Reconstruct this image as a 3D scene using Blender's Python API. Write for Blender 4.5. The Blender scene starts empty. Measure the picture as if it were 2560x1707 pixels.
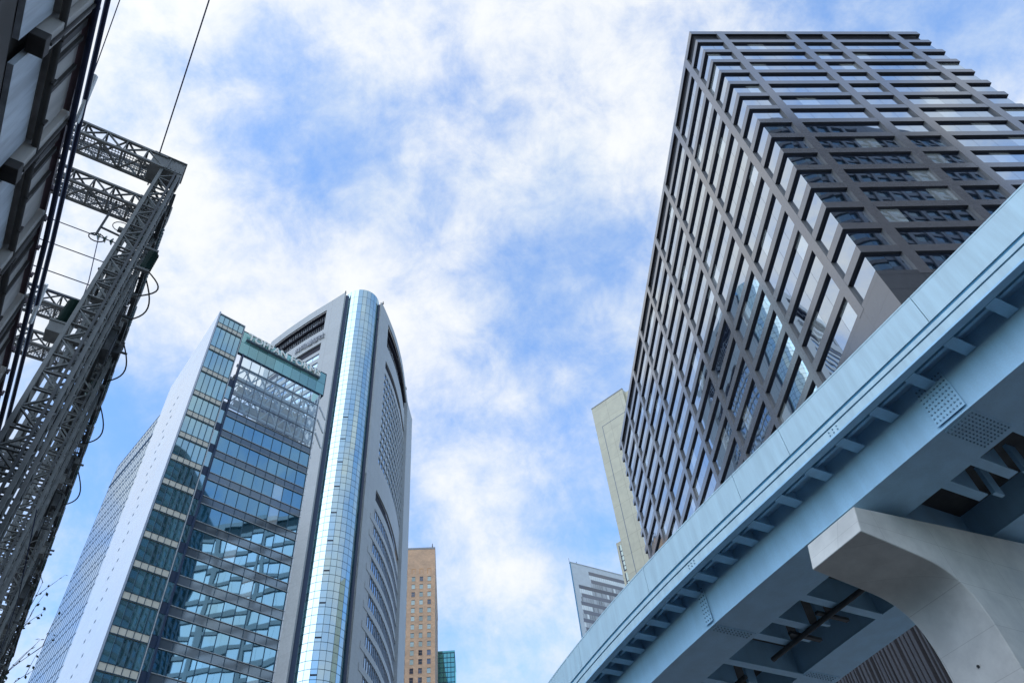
import bpy, bmesh, math, random
from math import radians as R, sin, cos, pi
from mathutils import Vector, Matrix

S = bpy.context.scene
COL = S.collection
rnd = random.Random(7)
GZ = -1.6                      # street level; the camera is the origin, held 1.6 m up

# ------------------------------------------------------------------ camera
cam_d = bpy.data.cameras.new('camera')
cam = bpy.data.objects.new('camera', cam_d); COL.objects.link(cam)
cam_d.sensor_width = 36.0
cam_d.lens = 36.0 * 1905.48 / 2560.0
cam_d.clip_start = 0.1; cam_d.clip_end = 6000
EL, RO = R(49.90726), R(-6.91754)
_f = Vector((0, cos(EL), sin(EL))); _u = Vector((0, -sin(EL), cos(EL))); _x = Vector((1, 0, 0))
_r = _x * cos(RO) + _u * sin(RO); _up = -_x * sin(RO) + _u * cos(RO)
cam.matrix_world = Matrix(((_r.x, _up.x, -_f.x, 0), (_r.y, _up.y, -_f.y, 0), (_r.z, _up.z, -_f.z, 0), (0, 0, 0, 1)))
S.camera = cam

# ------------------------------------------------------------------ sky, sun, exposure
SUN_HEAD, SUN_EL = -138.0, 40.0
sun_dir = Vector((sin(R(SUN_HEAD)) * cos(R(SUN_EL)), cos(R(SUN_HEAD)) * cos(R(SUN_EL)), sin(R(SUN_EL))))
W = bpy.data.worlds.new('World'); S.world = W; W.use_nodes = True
nt = W.node_tree; nt.nodes.clear()
def N(tree, typ, **kw):
    n = tree.nodes.new(typ)
    for k, v in kw.items():
        if k == 'inp':
            for i, val in v.items(): n.inputs[i].default_value = val
        else: setattr(n, k, v)
    return n
def lk(tree, a, b): tree.links.new(a, b)
def mth(tree, op, a, b=None, c=None, clamp=False):
    n = N(tree, 'ShaderNodeMath', operation=op, use_clamp=clamp)
    for i, s in enumerate((a, b, c)):
        if s is None: continue
        if isinstance(s, (int, float)): n.inputs[i].default_value = s
        else: lk(tree, s, n.inputs[i])
    return n.outputs[0]
out = N(nt, 'ShaderNodeOutputWorld'); bg = N(nt, 'ShaderNodeBackground')
bg.inputs['Strength'].default_value = 0.15
sky = N(nt, 'ShaderNodeTexSky', sky_type='NISHITA', sun_disc=False)
sky.sun_elevation = R(SUN_EL); sky.sun_rotation = R(SUN_HEAD); sky.air_density = 1.0; sky.dust_density = 0.4; sky.ozone_density = 2.5
tc = N(nt, 'ShaderNodeTexCoord'); D = tc.outputs['Generated']
sep = N(nt, 'ShaderNodeSeparateXYZ'); lk(nt, D, sep.inputs[0])
zz = mth(nt, 'ADD', mth(nt, 'MAXIMUM', sep.outputs[2], 0.0), 0.22)
cu = N(nt, 'ShaderNodeCombineXYZ'); lk(nt, mth(nt, 'DIVIDE', sep.outputs[0], zz), cu.inputs[0]); lk(nt, mth(nt, 'DIVIDE', sep.outputs[1], zz), cu.inputs[1])
def noise(tree, vec, scale, detail=6, rough=0.55, dist=0.0, off=0.0):
    m = N(tree, 'ShaderNodeMapping'); m.inputs['Location'].default_value = (off, off * 0.7, off * 0.3); lk(tree, vec, m.inputs[0])
    n = N(tree, 'ShaderNodeTexNoise'); n.inputs['Scale'].default_value = scale; n.inputs['Detail'].default_value = detail
    n.inputs['Roughness'].default_value = rough; n.inputs['Distortion'].default_value = dist
    lk(tree, m.outputs[0], n.inputs['Vector']); return n.outputs['Fac']
def ramp(tree, val, lo, hi, a=0.0, b=1.0, smooth=True):
    n = N(tree, 'ShaderNodeMapRange', interpolation_type='SMOOTHSTEP' if smooth else 'LINEAR')
    n.inputs['From Min'].default_value = lo; n.inputs['From Max'].default_value = hi
    n.inputs['To Min'].default_value = a; n.inputs['To Max'].default_value = b
    lk(tree, val, n.inputs['Value']); return n.outputs['Result']
CLOUD = [(-0.369, 0.447, 0.815, 9, 1), (-0.29, 0.525, 0.8, 8, 0.9), (-0.084, 0.535, 0.841, 7, 0.8), (-0.271, 0.292, 0.917, 9, 0.5), (-0.105, 0.33, 0.938, 10, 0.5), (-0.359, 0.229, 0.905, 7, 0.6), (0.031, 0.317, 0.948, 8, 0.4), (0.201, 0.343, 0.917, 7, 0.5), (-0.069, 0.621, 0.781, 9, 0.5), (-0.034, 0.844, 0.536, 7, 0.6), (0.558, 0.343, 0.756, 5, 0.5), (0.151, 0.45, 0.88, 6, 0.35), (-0.523, 0.685, 0.508, 7, 0.6), (-0.079, 0.684, 0.725, 6, 0.5), (-0.016, 0.751, 0.66, 6, 0.3), (-0.62, 0.42, 0.66, 9, 1.0), (-0.56, 0.27, 0.78, 8, 0.9), (-0.02, -0.81, 0.58, 15, 0.8), (0.45, -0.55, 0.70, 16, 0.8), (-0.05, 0.28, 0.95, 17, 0.55), (0.2, 0.33, 0.92, 10, 0.35), (-0.3, 0.2, 0.93, 10, 0.3), (0.115, 0.40, 0.91, 7, 0.2), (0.13, 0.53, 0.84, 7, 0.35), (0.18, 0.44, 0.88, 6, 0.2)]
CLEAR = [(-0.263, 0.387, 0.884, 6, 1), (-0.135, 0.436, 0.89, 7, 0.8), (0.023, 0.505, 0.863, 6, 1), (0.109, 0.487, 0.867, 6, 0.6), (-0.443, 0.624, 0.644, 5, 1), (-0.476, 0.548, 0.688, 5, 0.8), (-0.226, 0.461, 0.858, 5, 0.9), (0.096, 0.404, 0.91, 6, 0.5), (0.098, 0.576, 0.811, 5, 0.6), (0.481, 0.335, 0.81, 4, 1), (-0.214, 0.349, 0.912, 6, 0.5), (0.031, 0.8, 0.6, 6, 0.5), (0.008, 0.607, 0.795, 4, 0.5), (-0.395, 0.308, 0.866, 5, 0.6), (0.11, 0.738, 0.666, 5, 0.4)]
warp = N(nt, 'ShaderNodeTexNoise'); warp.inputs['Scale'].default_value = 5.0; warp.inputs['Detail'].default_value = 4; lk(nt, D, warp.inputs['Vector'])
wsub = N(nt, 'ShaderNodeVectorMath', operation='SUBTRACT'); lk(nt, warp.outputs['Color'], wsub.inputs[0]); wsub.inputs[1].default_value = (0.5, 0.5, 0.5)
wsc = N(nt, 'ShaderNodeVectorMath', operation='SCALE'); lk(nt, wsub.outputs[0], wsc.inputs[0]); wsc.inputs['Scale'].default_value = 0.17
wadd = N(nt, 'ShaderNodeVectorMath', operation='ADD'); lk(nt, D, wadd.inputs[0]); lk(nt, wsc.outputs[0], wadd.inputs[1])
WD = wadd.outputs[0]
def lobe(x, y, z, r, vec):
    v = Vector((x, y, z)).normalized()
    n = N(nt, 'ShaderNodeVectorMath', operation='DISTANCE'); lk(nt, vec, n.inputs[0]); n.inputs[1].default_value = v
    return ramp(nt, n.outputs['Value'], 0.0, R(r) * 1.9, 1.0, 0.0)
acc = None
for sgn, L in ((1, CLOUD), (-1, CLEAR)):
    for x, y, z, r, a in L:
        acc = mth(nt, 'MULTIPLY_ADD', lobe(x, y, z, r, WD), sgn * a * (1.0 if sgn > 0 else 0.85), acc if acc is not None else 0.0)
n1 = noise(nt, D, 5.2, 8, 0.56, 0.15, 3.1)
n2 = noise(nt, D, 12.0, 10, 0.66, 0.2, 8.3)
n3 = noise(nt, D, 8.0, 7, 0.58, 0.3, 5.7)
v = mth(nt, 'ADD', mth(nt, 'MULTIPLY', n1, 0.56), mth(nt, 'MULTIPLY', n2, 0.50))
v = mth(nt, 'MULTIPLY_ADD', acc, 0.085, v)
cover = ramp(nt, v, 0.34, 0.74, 0.10, 1.0)
white = ramp(nt, mth(nt, 'MULTIPLY_ADD', acc, 0.10, mth(nt, 'MULTIPLY_ADD', n3, 0.42, mth(nt, 'MULTIPLY', v, 0.62))), 0.46, 0.76)
cm = N(nt, 'ShaderNodeMix', data_type='RGBA'); lk(nt, white, cm.inputs['Factor'])
cm.inputs['A'].default_value = (3.65, 4.3, 5.2, 1); cm.inputs['B'].default_value = (5.3, 5.45, 5.55, 1)
sd = N(nt, 'ShaderNodeVectorMath', operation='DISTANCE'); lk(nt, D, sd.inputs[0]); sd.inputs[1].default_value = sun_dir
glow = ramp(nt, sd.outputs['Value'], 0.0, 1.15, 1.0, 0.0)
cs = N(nt, 'ShaderNodeVectorMath', operation='SCALE'); lk(nt, cm.outputs['Result'], cs.inputs[0]); lk(nt, mth(nt, 'MULTIPLY_ADD', glow, 0.2, 0.95), cs.inputs['Scale'])
skb = N(nt, 'ShaderNodeMix', data_type='RGBA', blend_type='MULTIPLY'); skb.inputs['Factor'].default_value = 1.0
lk(nt, sky.outputs[0], skb.inputs['A']); skb.inputs['B'].default_value = (1.32, 1.82, 2.2, 1)
sm = N(nt, 'ShaderNodeMix', data_type='RGBA'); lk(nt, cover, sm.inputs['Factor']); lk(nt, skb.outputs['Result'], sm.inputs['A']); lk(nt, cs.outputs[0], sm.inputs['B'])
lk(nt, sm.outputs['Result'], bg.inputs['Color']); lk(nt, bg.outputs[0], out.inputs[0])
W.cycles.sampling_method = 'MANUAL'; W.cycles.sample_map_resolution = 512

sl = bpy.data.lights.new('sun', 'SUN'); sl.energy = 0.85; sl.angle = R(62); sl.color = (1.0, 0.93, 0.84)
so = bpy.data.objects.new('sun', sl); COL.objects.link(so); so.rotation_euler = sun_dir.to_track_quat('Z', 'Y').to_euler()
so.location = (0, 0, 400)
S.view_settings.view_transform = 'Standard'; S.view_settings.look = 'None'
S.view_settings.exposure = 0.36; S.view_settings.gamma = 1.0
S.cycles.max_bounces = 8; S.cycles.glossy_bounces = 5; S.cycles.transparent_max_bounces = 12

# ------------------------------------------------------------------ helpers
class MB:
    def __init__(s): s.v = []; s.f = []; s.m = []
    def add(s, vs, fs, m=0):
        o = len(s.v); s.v += [tuple(p) for p in vs]
        for f in fs: s.f.append(tuple(i + o for i in f)); s.m.append(m)
    def box(s, x0, x1, y0, y1, z0, z1, m=0):
        s.add([(x0,y0,z0),(x1,y0,z0),(x1,y1,z0),(x0,y1,z0),(x0,y0,z1),(x1,y0,z1),(x1,y1,z1),(x0,y1,z1)],
              [(0,3,2,1),(4,5,6,7),(0,1,5,4),(1,2,6,5),(2,3,7,6),(3,0,4,7)], m)
    def obox(s, c, ax, ay, az, m=0):
        c, ax, ay, az = map(Vector, (c, ax, ay, az)); P = []
        for k in (-1, 1):
            for i, j in ((-1,-1),(1,-1),(1,1),(-1,1)): P.append(c + ax*i + ay*j + az*k)
        fl = ax.cross(ay).dot(az) < 0
        F = [(0,3,2,1),(4,5,6,7),(0,1,5,4),(1,2,6,5),(2,3,7,6),(3,0,4,7)]
        s.add(P, [f[::-1] for f in F] if fl else F, m)
    def bar(s, p, q, w, h=None, m=0, up=(0,0,1)):
        p, q = Vector(p), Vector(q); d = q - p
        if d.length < 1e-6: return
        u = Vector(up); dn = d.normalized()
        if abs(dn.dot(u)) > 0.98: u = Vector((1,0,0))
        sd_ = dn.cross(u).normalized(); uu = sd_.cross(dn)
        s.obox((p+q)/2, sd_*(w/2), d/2, uu*((h or w)/2), m)
    def tube(s, pts, r, n=6, m=0, caps=True):
        pts = [Vector(p) for p in pts]; rs = r if isinstance(r, (list, tuple)) else [r]*len(pts)
        rings = []; ref = Vector((0.13,0.31,0.94))
        for i, p in enumerate(pts):
            d = (pts[min(i+1,len(pts)-1)] - pts[max(i-1,0)]).normalized()
            a = d.cross(ref)
            if a.length < 1e-3: a = d.cross(Vector((1,0,0)))
            a.normalize(); b = d.cross(a)
            rings.append([p + (a*cos(2*pi*k/n) + b*sin(2*pi*k/n))*rs[i] for k in range(n)])
        V = [q for rg in rings for q in rg]; F = []
        for i in range(len(pts)-1):
            for k in range(n):
                F.append((i*n+k, i*n+(k+1)%n, (i+1)*n+(k+1)%n, (i+1)*n+k))
        if caps: F += [tuple(range(n))[::-1], tuple(range((len(pts)-1)*n, len(pts)*n))]
        s.add(V, F, m)
    def prism(s, poly, z0, z1, m=0):
        n = len(poly); ar = sum(poly[i][0]*poly[(i+1)%n][1]-poly[(i+1)%n][0]*poly[i][1] for i in range(n))
        if ar < 0: poly = poly[::-1]
        V = [(x,y,z0) for x,y in poly] + [(x,y,z1) for x,y in poly]
        s.add(V, [tuple(range(n))[::-1], tuple(range(n,2*n))] + [(i,(i+1)%n,n+(i+1)%n,n+i) for i in range(n)], m)
    def build(s, name, mats, parent=None, smooth=False, bevel=0.0):
        me = bpy.data.meshes.new(name); me.from_pydata(s.v, [], s.f)
        mats = mats if isinstance(mats, (list, tuple)) else [mats]
        for x in mats: me.materials.append(x)
        me.polygons.foreach_set('material_index', s.m)
        if smooth: me.polygons.foreach_set('use_smooth', [True]*len(me.polygons))
        me.update()
        o = bpy.data.objects.new(name, me); COL.objects.link(o)
        if parent: o.parent = parent
        if bevel:
            b = o.modifiers.new('bevel', 'BEVEL'); b.width = bevel; b.segments = 2; b.limit_method = 'ANGLE'; b.angle_limit = R(40)
        return o
def tag(o, label=None, cat=None, group=None, kind=None):
    for k, val in (('label', label), ('category', cat), ('group', group), ('kind', kind)):
        if val: o[k] = val
    return o
def thing(name, loc, rz, label, cat, group=None):
    o = bpy.data.objects.new(name, None); COL.objects.link(o); o.empty_display_size = 1.0
    o.location = loc; o.rotation_euler = (0, 0, rz); return tag(o, label, cat, group)
def copy_tree(o, parent=None):
    c = o.copy(); COL.objects.link(c)
    if parent: c.parent = parent
    for ch in list(o.children): copy_tree(ch, c)
    return c
def inst(src, name, parent, loc, rz=0.0):
    c = bpy.data.objects.new(name, src.data); COL.objects.link(c); c.parent = parent; c.location = loc; c.rotation_euler = (0,0,rz); return c

# ------------------------------------------------------------------ materials
def new_mat(name):
    m = bpy.data.materials.new(name); m.use_nodes = True; t = m.node_tree
    return m, t, t.nodes['Principled BSDF']
def mat(name, c, rough=0.6, metal=0.0, var=0.12, scale=3.0, bump=0.0, bscale=40.0, ior=1.45, streak=False, c2=None, fine=0.0):
    m, t, b = new_mat(name)
    tcn = N(t, 'ShaderNodeTexCoord'); vec = tcn.outputs['Object']
    if streak:
        mp = N(t, 'ShaderNodeMapping'); mp.inputs['Scale'].default_value = (1, 1, 0.12); lk(t, vec, mp.inputs[0]); vec = mp.outputs[0]
    nz = noise(t, vec, scale, 6, 0.6)
    if fine: nz = mth(t, 'ADD', mth(t, 'MULTIPLY', nz, 1 - fine), mth(t, 'MULTIPLY', noise(t, tcn.outputs['Object'], scale*14, 3, 0.6), fine))
    mx = N(t, 'ShaderNodeMix', data_type='RGBA'); lk(t, ramp(t, nz, 0.3, 0.7), mx.inputs['Factor'])
    lo = tuple(max(0, x*(1-var)) for x in c); hi = tuple(min(1, x*(1+var)) for x in (c2 or c))
    mx.inputs['A'].default_value = (*lo, 1); mx.inputs['B'].default_value = (*hi, 1)
    lk(t, mx.outputs['Result'], b.inputs['Base Color'])
    lk(t, ramp(t, nz, 0.2, 0.8, max(0.02, rough*0.8), min(1, rough*1.2)), b.inputs['Roughness'])
    b.inputs['Metallic'].default_value = metal; b.inputs['IOR'].default_value = ior
    if bump:
        bp = N(t, 'ShaderNodeBump'); bp.inputs['Strength'].default_value = bump; bp.inputs['Distance'].default_value = 0.02
        lk(t, noise(t, tcn.outputs['Object'], bscale, 4, 0.6), bp.inputs['Height']); lk(t, bp.outputs[0], b.inputs['Normal'])
    return m
def glass(name, refl, body, r0=0.45, rough=0.02, wav=0.15, wscale=0.35, blind=0.0):
    """reflective coated glazing: a dark tinted body under a mirror-like coat, each pane slightly bowed"""
    m, t, b = new_mat(name); t.nodes.remove(b)
    o = t.nodes['Material Output']
    tcn = N(t, 'ShaderNodeTexCoord')
    oi = N(t, 'ShaderNodeObjectInfo'); gi = N(t, 'ShaderNodeNewGeometry')
    r = mth(t, 'ADD', oi.outputs['Random'], gi.outputs['Random Per Island'])
    av = N(t, 'ShaderNodeVectorMath', operation='ADD'); lk(t, tcn.outputs['Object'], av.inputs[0])
    cx = N(t, 'ShaderNodeCombineXYZ'); lk(t, mth(t, 'MULTIPLY', r, 57.0), cx.inputs[0]); lk(t, mth(t, 'MULTIPLY', r, 31.0), cx.inputs[1])
    lk(t, cx.outputs[0], av.inputs[1])
    bp = N(t, 'ShaderNodeBump'); bp.inputs['Strength'].default_value = wav; bp.inputs['Distance'].default_value = 0.1
    lk(t, noise(t, av.outputs[0], wscale, 1, 0.4), bp.inputs['Height'])
    df = N(t, 'ShaderNodeBsdfDiffuse'); gl = N(t, 'ShaderNodeBsdfGlossy'); gl.inputs['Roughness'].default_value = rough
    bc = N(t, 'ShaderNodeMix', data_type='RGBA'); lk(t, mth(t, 'FRACT', mth(t, 'MULTIPLY', r, 7.31)), bc.inputs['Factor'])
    bc.inputs['A'].default_value = (*[x*0.6 for x in body], 1); bc.inputs['B'].default_value = (*[x*1.4 for x in body], 1)
    if blind:
        bm_ = N(t, 'ShaderNodeMix', data_type='RGBA'); lk(t, mth(t, 'GREATER_THAN', mth(t, 'FRACT', mth(t, 'MULTIPLY', r, 13.7)), 1.0-blind), bm_.inputs['Factor'])
        lk(t, bc.outputs['Result'], bm_.inputs['A']); bm_.inputs['B'].default_value = (0.42, 0.44, 0.43, 1); bc = bm_
    lk(t, bc.outputs['Result'], df.inputs['Color']); gl.inputs['Color'].default_value = (*refl, 1)
    lk(t, bp.outputs[0], gl.inputs['Normal'])
    lw = N(t, 'ShaderNodeFresnel'); lw.inputs['IOR'].default_value = 1.5; lk(t, bp.outputs[0], lw.inputs['Normal'])
    fac = mth(t, 'MULTIPLY_ADD', lw.outputs[0], 1.0 - r0, r0, clamp=True)
    ms = N(t, 'ShaderNodeMixShader'); lk(t, fac, ms.inputs[0]); lk(t, df.outputs[0], ms.inputs[1]); lk(t, gl.outputs[0], ms.inputs[2])
    lk(t, ms.outputs[0], o.inputs[0]); return m
def clear_glass(name, tint, r0=0.12):
    m, t, b = new_mat(name); t.nodes.remove(b); o = t.nodes['Material Output']
    tr = N(t, 'ShaderNodeBsdfTransparent'); tr.inputs[0].default_value = (*tint, 1)
    gl = N(t, 'ShaderNodeBsdfGlossy'); gl.inputs['Roughness'].default_value = 0.02; gl.inputs['Color'].default_value = (0.9, 0.95, 0.97, 1)
    fr = N(t, 'ShaderNodeFresnel'); fr.inputs['IOR'].default_value = 1.5
    ms = N(t, 'ShaderNodeMixShader'); lk(t, mth(t, 'ADD', fr.outputs[0], r0, clamp=True), ms.inputs[0]); lk(t, tr.outputs[0], ms.inputs[1]); lk(t, gl.outputs[0], ms.inputs[2])
    lk(t, ms.outputs[0], o.inputs[0]); return m
def jointed(name, c, jc, bw, bh, jw=0.02, rough=0.4, var=0.1, plane='xz', ior=1.45, offset=0.0, noise_scale=2.0, grime=0.0, glo=0.86, ghi=1.08):
    """panelled or bricked surface: joints drawn by a brick texture in object space"""
    m, t, b = new_mat(name)
    tcn = N(t, 'ShaderNodeTexCoord'); sp = N(t, 'ShaderNodeSeparateXYZ'); lk(t, tcn.outputs['Object'], sp.inputs[0])
    cb = N(t, 'ShaderNodeCombineXYZ')
    u = mth(t, 'ADD', sp.outputs[0], sp.outputs[1]) if plane == 'xyz' else sp.outputs[0 if plane[0] == 'x' else 1]
    lk(t, u, cb.inputs[0]); lk(t, sp.outputs[2], cb.inputs[1])
    br = N(t, 'ShaderNodeTexBrick', offset=offset, squash=1.0)
    br.inputs['Scale'].default_value = 1.0; br.inputs['Brick Width'].default_value = bw; br.inputs['Row Height'].default_value = bh
    br.inputs['Mortar Size'].default_value = jw; br.inputs['Mortar Smooth'].default_value = 0.1
    br.inputs['Color1'].default_value = (*[x*(1-var) for x in c], 1); br.inputs['Color2'].default_value = (*[min(1, x*(1+var)) for x in c], 1); br.inputs['Mortar'].default_value = (*jc, 1)
    lk(t, cb.outputs[0], br.inputs['Vector'])
    nz = noise(t, tcn.outputs['Object'], noise_scale, 6, 0.65)
    mx = N(t, 'ShaderNodeMix', data_type='RGBA', blend_type='MULTIPLY'); mx.inputs['Factor'].default_value = 1.0
    g = ramp(t, nz, 0.25, 0.75, glo - grime, ghi)
    gc = N(t, 'ShaderNodeCombineColor'); [lk(t, g, gc.inputs[i]) for i in range(3)]
    lk(t, br.outputs['Color'], mx.inputs['A']); lk(t, gc.outputs[0], mx.inputs['B']); lk(t, mx.outputs['Result'], b.inputs['Base Color'])
    lk(t, ramp(t, nz, 0.2, 0.8, rough*0.7, min(1, rough*1.3)), b.inputs['Roughness']); b.inputs['IOR'].default_value = ior
    return m

M = {}
M['granite'] = mat('polished_granite', (0.105, 0.096, 0.098), 0.11, 0, 0.16, 1.3, ior=2.3, fine=0.5)
M['granite_joint'] = jointed('granite_panels', (0.07, 0.066, 0.068), (0.012, 0.012, 0.012), 4.2, 2.2, 0.03, 0.11, 0.08, 'xyz', 2.3)  # base tone darkened to stand in for the dark reflection on this wall
M['granite_rib'] = mat('dark_granite_ribs', (0.05, 0.046, 0.05), 0.4, 0, 0.2, 1.2, streak=True)
M['tower_glass'] = glass('tower_glass', (0.80, 0.87, 0.93), (0.012, 0.02, 0.04), 0.62, 0.015, 0.10, 0.25, 0.12)
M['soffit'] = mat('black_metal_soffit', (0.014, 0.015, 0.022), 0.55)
M['granite_matt'] = mat('honed_granite_reveal', (0.10, 0.098, 0.10), 0.6, 0, 0.16, 1.3)
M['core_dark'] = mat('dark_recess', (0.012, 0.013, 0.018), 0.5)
M['blue_steel'] = mat('pale_blue_paint', (0.44, 0.585, 0.64), 0.42, 0, 0.11, 5.0, fine=0.25, streak=True)
M['blue_steel2'] = mat('pale_blue_girder_paint', (0.36, 0.58, 0.74), 0.45, 0, 0.10, 2.0, fine=0.3, streak=True)
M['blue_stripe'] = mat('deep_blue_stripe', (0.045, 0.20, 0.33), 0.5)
M['deck'] = mat('dark_concrete', (0.10, 0.095, 0.09), 0.9, 0, 0.3, 1.5)  # darker concrete tone for the deck slab
M['bolt'] = mat('bolt_steel', (0.17, 0.28, 0.36), 0.5, 0.2)
M['pier'] = jointed('pier_concrete', (0.63, 0.615, 0.565), (0.48, 0.46, 0.42), 1.8, 0.9, 0.006, 0.7, 0.02, 'xyz', 1.45, 0.0, 1.1, 0.08, 0.84, 1.06)
M['rubber'] = mat('black_rubber', (0.02, 0.02, 0.02), 0.7)
M['white_panel'] = jointed('white_metal_panels', (0.52, 0.58, 0.67), (0.40, 0.45, 0.53), 2.2, 2.01, 0.014, 0.18, 0.03, 'yz', 2.0, 0.0, 0.06, 0.0, 0.94, 1.02)
M['white_metal'] = mat('white_metal', (0.62, 0.65, 0.66), 0.4)
M['slot'] = mat('dark_slot', (0.12, 0.15, 0.2), 0.5)
M['strip_glass'] = glass('aqua_glass', (0.60, 0.88, 0.98), (0.06, 0.15, 0.17), 0.42, 0.02, 0.06, 0.3)
M['vision_glass'] = glass('blue_glass', (0.43, 0.76, 0.95), (0.012, 0.055, 0.08), 0.38, 0.02, 0.6, 0.13, 0.10)
M['side_glass'] = glass('side_curtain_glass', (0.74, 0.86, 0.98), (0.10, 0.17, 0.24), 0.6, 0.03, 0.08, 0.3)
M['sign_glass'] = glass('green_sign_glass', (0.55, 0.80, 0.77), (0.17, 0.36, 0.34), 0.25, 0.05, 0.05, 0.3)
M['beige'] = mat('beige_spandrel', (0.60, 0.56, 0.46), 0.5, 0, 0.06, 1.0)
M['grey_span'] = glass('grey_spandrel_glass', (0.6, 0.75, 0.85), (0.085, 0.10, 0.115), 0.12, 0.06, 0.05, 0.3)
M['mullion'] = mat('dark_teal_mullion', (0.02, 0.055, 0.085), 0.4, 0.3)
M['side_mull'] = mat('blue_grey_mullion', (0.10, 0.16, 0.24), 0.4, 0.3)
M['mull_light'] = mat('light_mullion', (0.42, 0.44, 0.44), 0.4, 0.2)
M['atrium_glass'] = clear_glass('clear_screen_glass', (0.84, 0.93, 0.92), 0.12)
M['truss_white'] = mat('truss_paint', (0.72, 0.74, 0.74), 0.5)
M['truss_dark'] = mat('truss_dark_paint', (0.12, 0.16, 0.20), 0.5)
M['sign_letter'] = mat('sign_letter', (0.82, 0.81, 0.74), 0.4)
M['media_wall_l'] = jointed('grey_precast_wall', (0.36, 0.37, 0.37), (0.27, 0.28, 0.28), 3.2, 4.2, 0.03, 0.5, 0.03, 'xyz', 1.45)
M['cyl_glass'] = glass('round_bay_glass', (0.66, 0.82, 0.86), (0.05, 0.14, 0.16), 0.6, 0.03, 0.06, 0.4)
M['cyl_line'] = mat('bay_mullion', (0.03, 0.10, 0.14), 0.4, 0.3)
M['media_glass'] = glass('office_strip_glass', (0.62, 0.80, 0.98), (0.03, 0.06, 0.1), 0.5, 0.02, 0.1, 0.3)
M['navy'] = mat('navy_groove', (0.012, 0.03, 0.07), 0.4)
M['scaffold'] = mat('scaffold_grey', (0.30, 0.31, 0.34), 0.6)
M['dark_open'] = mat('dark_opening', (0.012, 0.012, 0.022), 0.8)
M['terracotta'] = jointed('terracotta_tile', (0.60, 0.385, 0.245), (0.45, 0.27, 0.16), 0.9, 0.45, 0.05, 0.7, 0.10, 'xyz', 1.45, 0.5, 0.25, 0.1)
M['pane_pale'] = glass('pale_blind_pane', (0.6, 0.7, 0.68), (0.34, 0.40, 0.37), 0.10, 0.05, 0.05, 0.3)
M['pane_dark'] = glass('dark_pane', (0.5, 0.55, 0.6), (0.06, 0.06, 0.075), 0.15, 0.05, 0.05, 0.3)
M['green_glass'] = glass('green_tower_glass', (0.30, 0.70, 0.66), (0.02, 0.16, 0.15), 0.4, 0.03, 0.1, 0.3)
M['stone_beige'] = jointed('beige_stone_panels', (0.50, 0.47, 0.36), (0.36, 0.33, 0.25), 5.2, 5.0, 0.05, 0.6, 0.03, 'xz', 1.45, 0.0, 0.4)
M['sail_pale'] = mat('pale_screen_glass', (0.50, 0.53, 0.54), 0.2, 0, 0.05, 0.5)
M['sail_dark'] = glass('smoky_glass', (0.42, 0.43, 0.46), (0.12, 0.12, 0.13), 0.2, 0.04, 0.1, 0.3)
M['round_tower_glass'] = glass('smoked_teal_glass', (0.5, 0.62, 0.7), (0.02, 0.05, 0.06), 0.2, 0.02, 0.05, 0.3)
M['sail_mid'] = glass('grey_mesh_glass', (0.5, 0.52, 0.54), (0.34, 0.35, 0.35), 0.14, 0.08, 0.1, 0.3)
M['sail_blind'] = mat('white_blind', (0.66, 0.68, 0.66), 0.4, 0, 0.08, 0.3)
M['galv'] = mat('weathered_galvanised_steel', (0.145, 0.148, 0.142), 0.6, 0.2, 0.3, 4.0, fine=0.4)
M['galv_dark'] = mat('dark_steel', (0.055, 0.058, 0.06), 0.6, 0.2, 0.35, 5.0)  # darker steel tone than the galvanised posts
M['porcelain'] = mat('dark_green_porcelain', (0.02, 0.05, 0.045), 0.2)
M['cable'] = mat('cable_sheath', (0.02, 0.028, 0.07), 0.5)
M['orange'] = mat('rusty_orange_plate', (0.50, 0.22, 0.06), 0.6)
M['wall_brown'] = mat('grimy_steel_panel', (0.50, 0.455, 0.41), 0.7, 0, 0.25, 2.0, streak=True)
M['wall_dark'] = mat('grimy_steel_and_shade', (0.06, 0.052, 0.047), 0.7, 0, 0.3, 3.0)
M['wall_pale'] = mat('pale_wired_panel', (0.58, 0.61, 0.65), 0.6, 0, 0.25, 4.0, streak=True)
M['gutter'] = mat('maroon_gutter', (0.07, 0.042, 0.055), 0.5)
M['conc'] = mat('old_concrete', (0.36, 0.345, 0.32), 0.9, 0, 0.2, 0.8)
M['tag_white'] = mat('white_tag', (0.82, 0.80, 0.76), 0.6)
M['bark'] = mat('twig_bark', (0.06, 0.045, 0.035), 0.9)
M['leaf'] = mat('leaf', (0.035, 0.05, 0.03), 0.6, 0, 0.4, 8.0)
M['asphalt'] = mat('asphalt', (0.10, 0.10, 0.102), 0.9, 0, 0.25, 6.0)
M['paving'] = jointed('paving', (0.48, 0.47, 0.44), (0.1, 0.1, 0.1), 0.6, 0.6, 0.01, 0.8, 0.08, 'xz')
M['road_white'] = mat('road_paint', (0.7, 0.7, 0.68), 0.7)
M['roof_grey'] = mat('roof_membrane', (0.25, 0.25, 0.26), 0.9)
M['office_dark'] = mat('dark_stone_cladding', (0.07, 0.065, 0.065), 0.3, 0, 0.1, 0.5)

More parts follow.
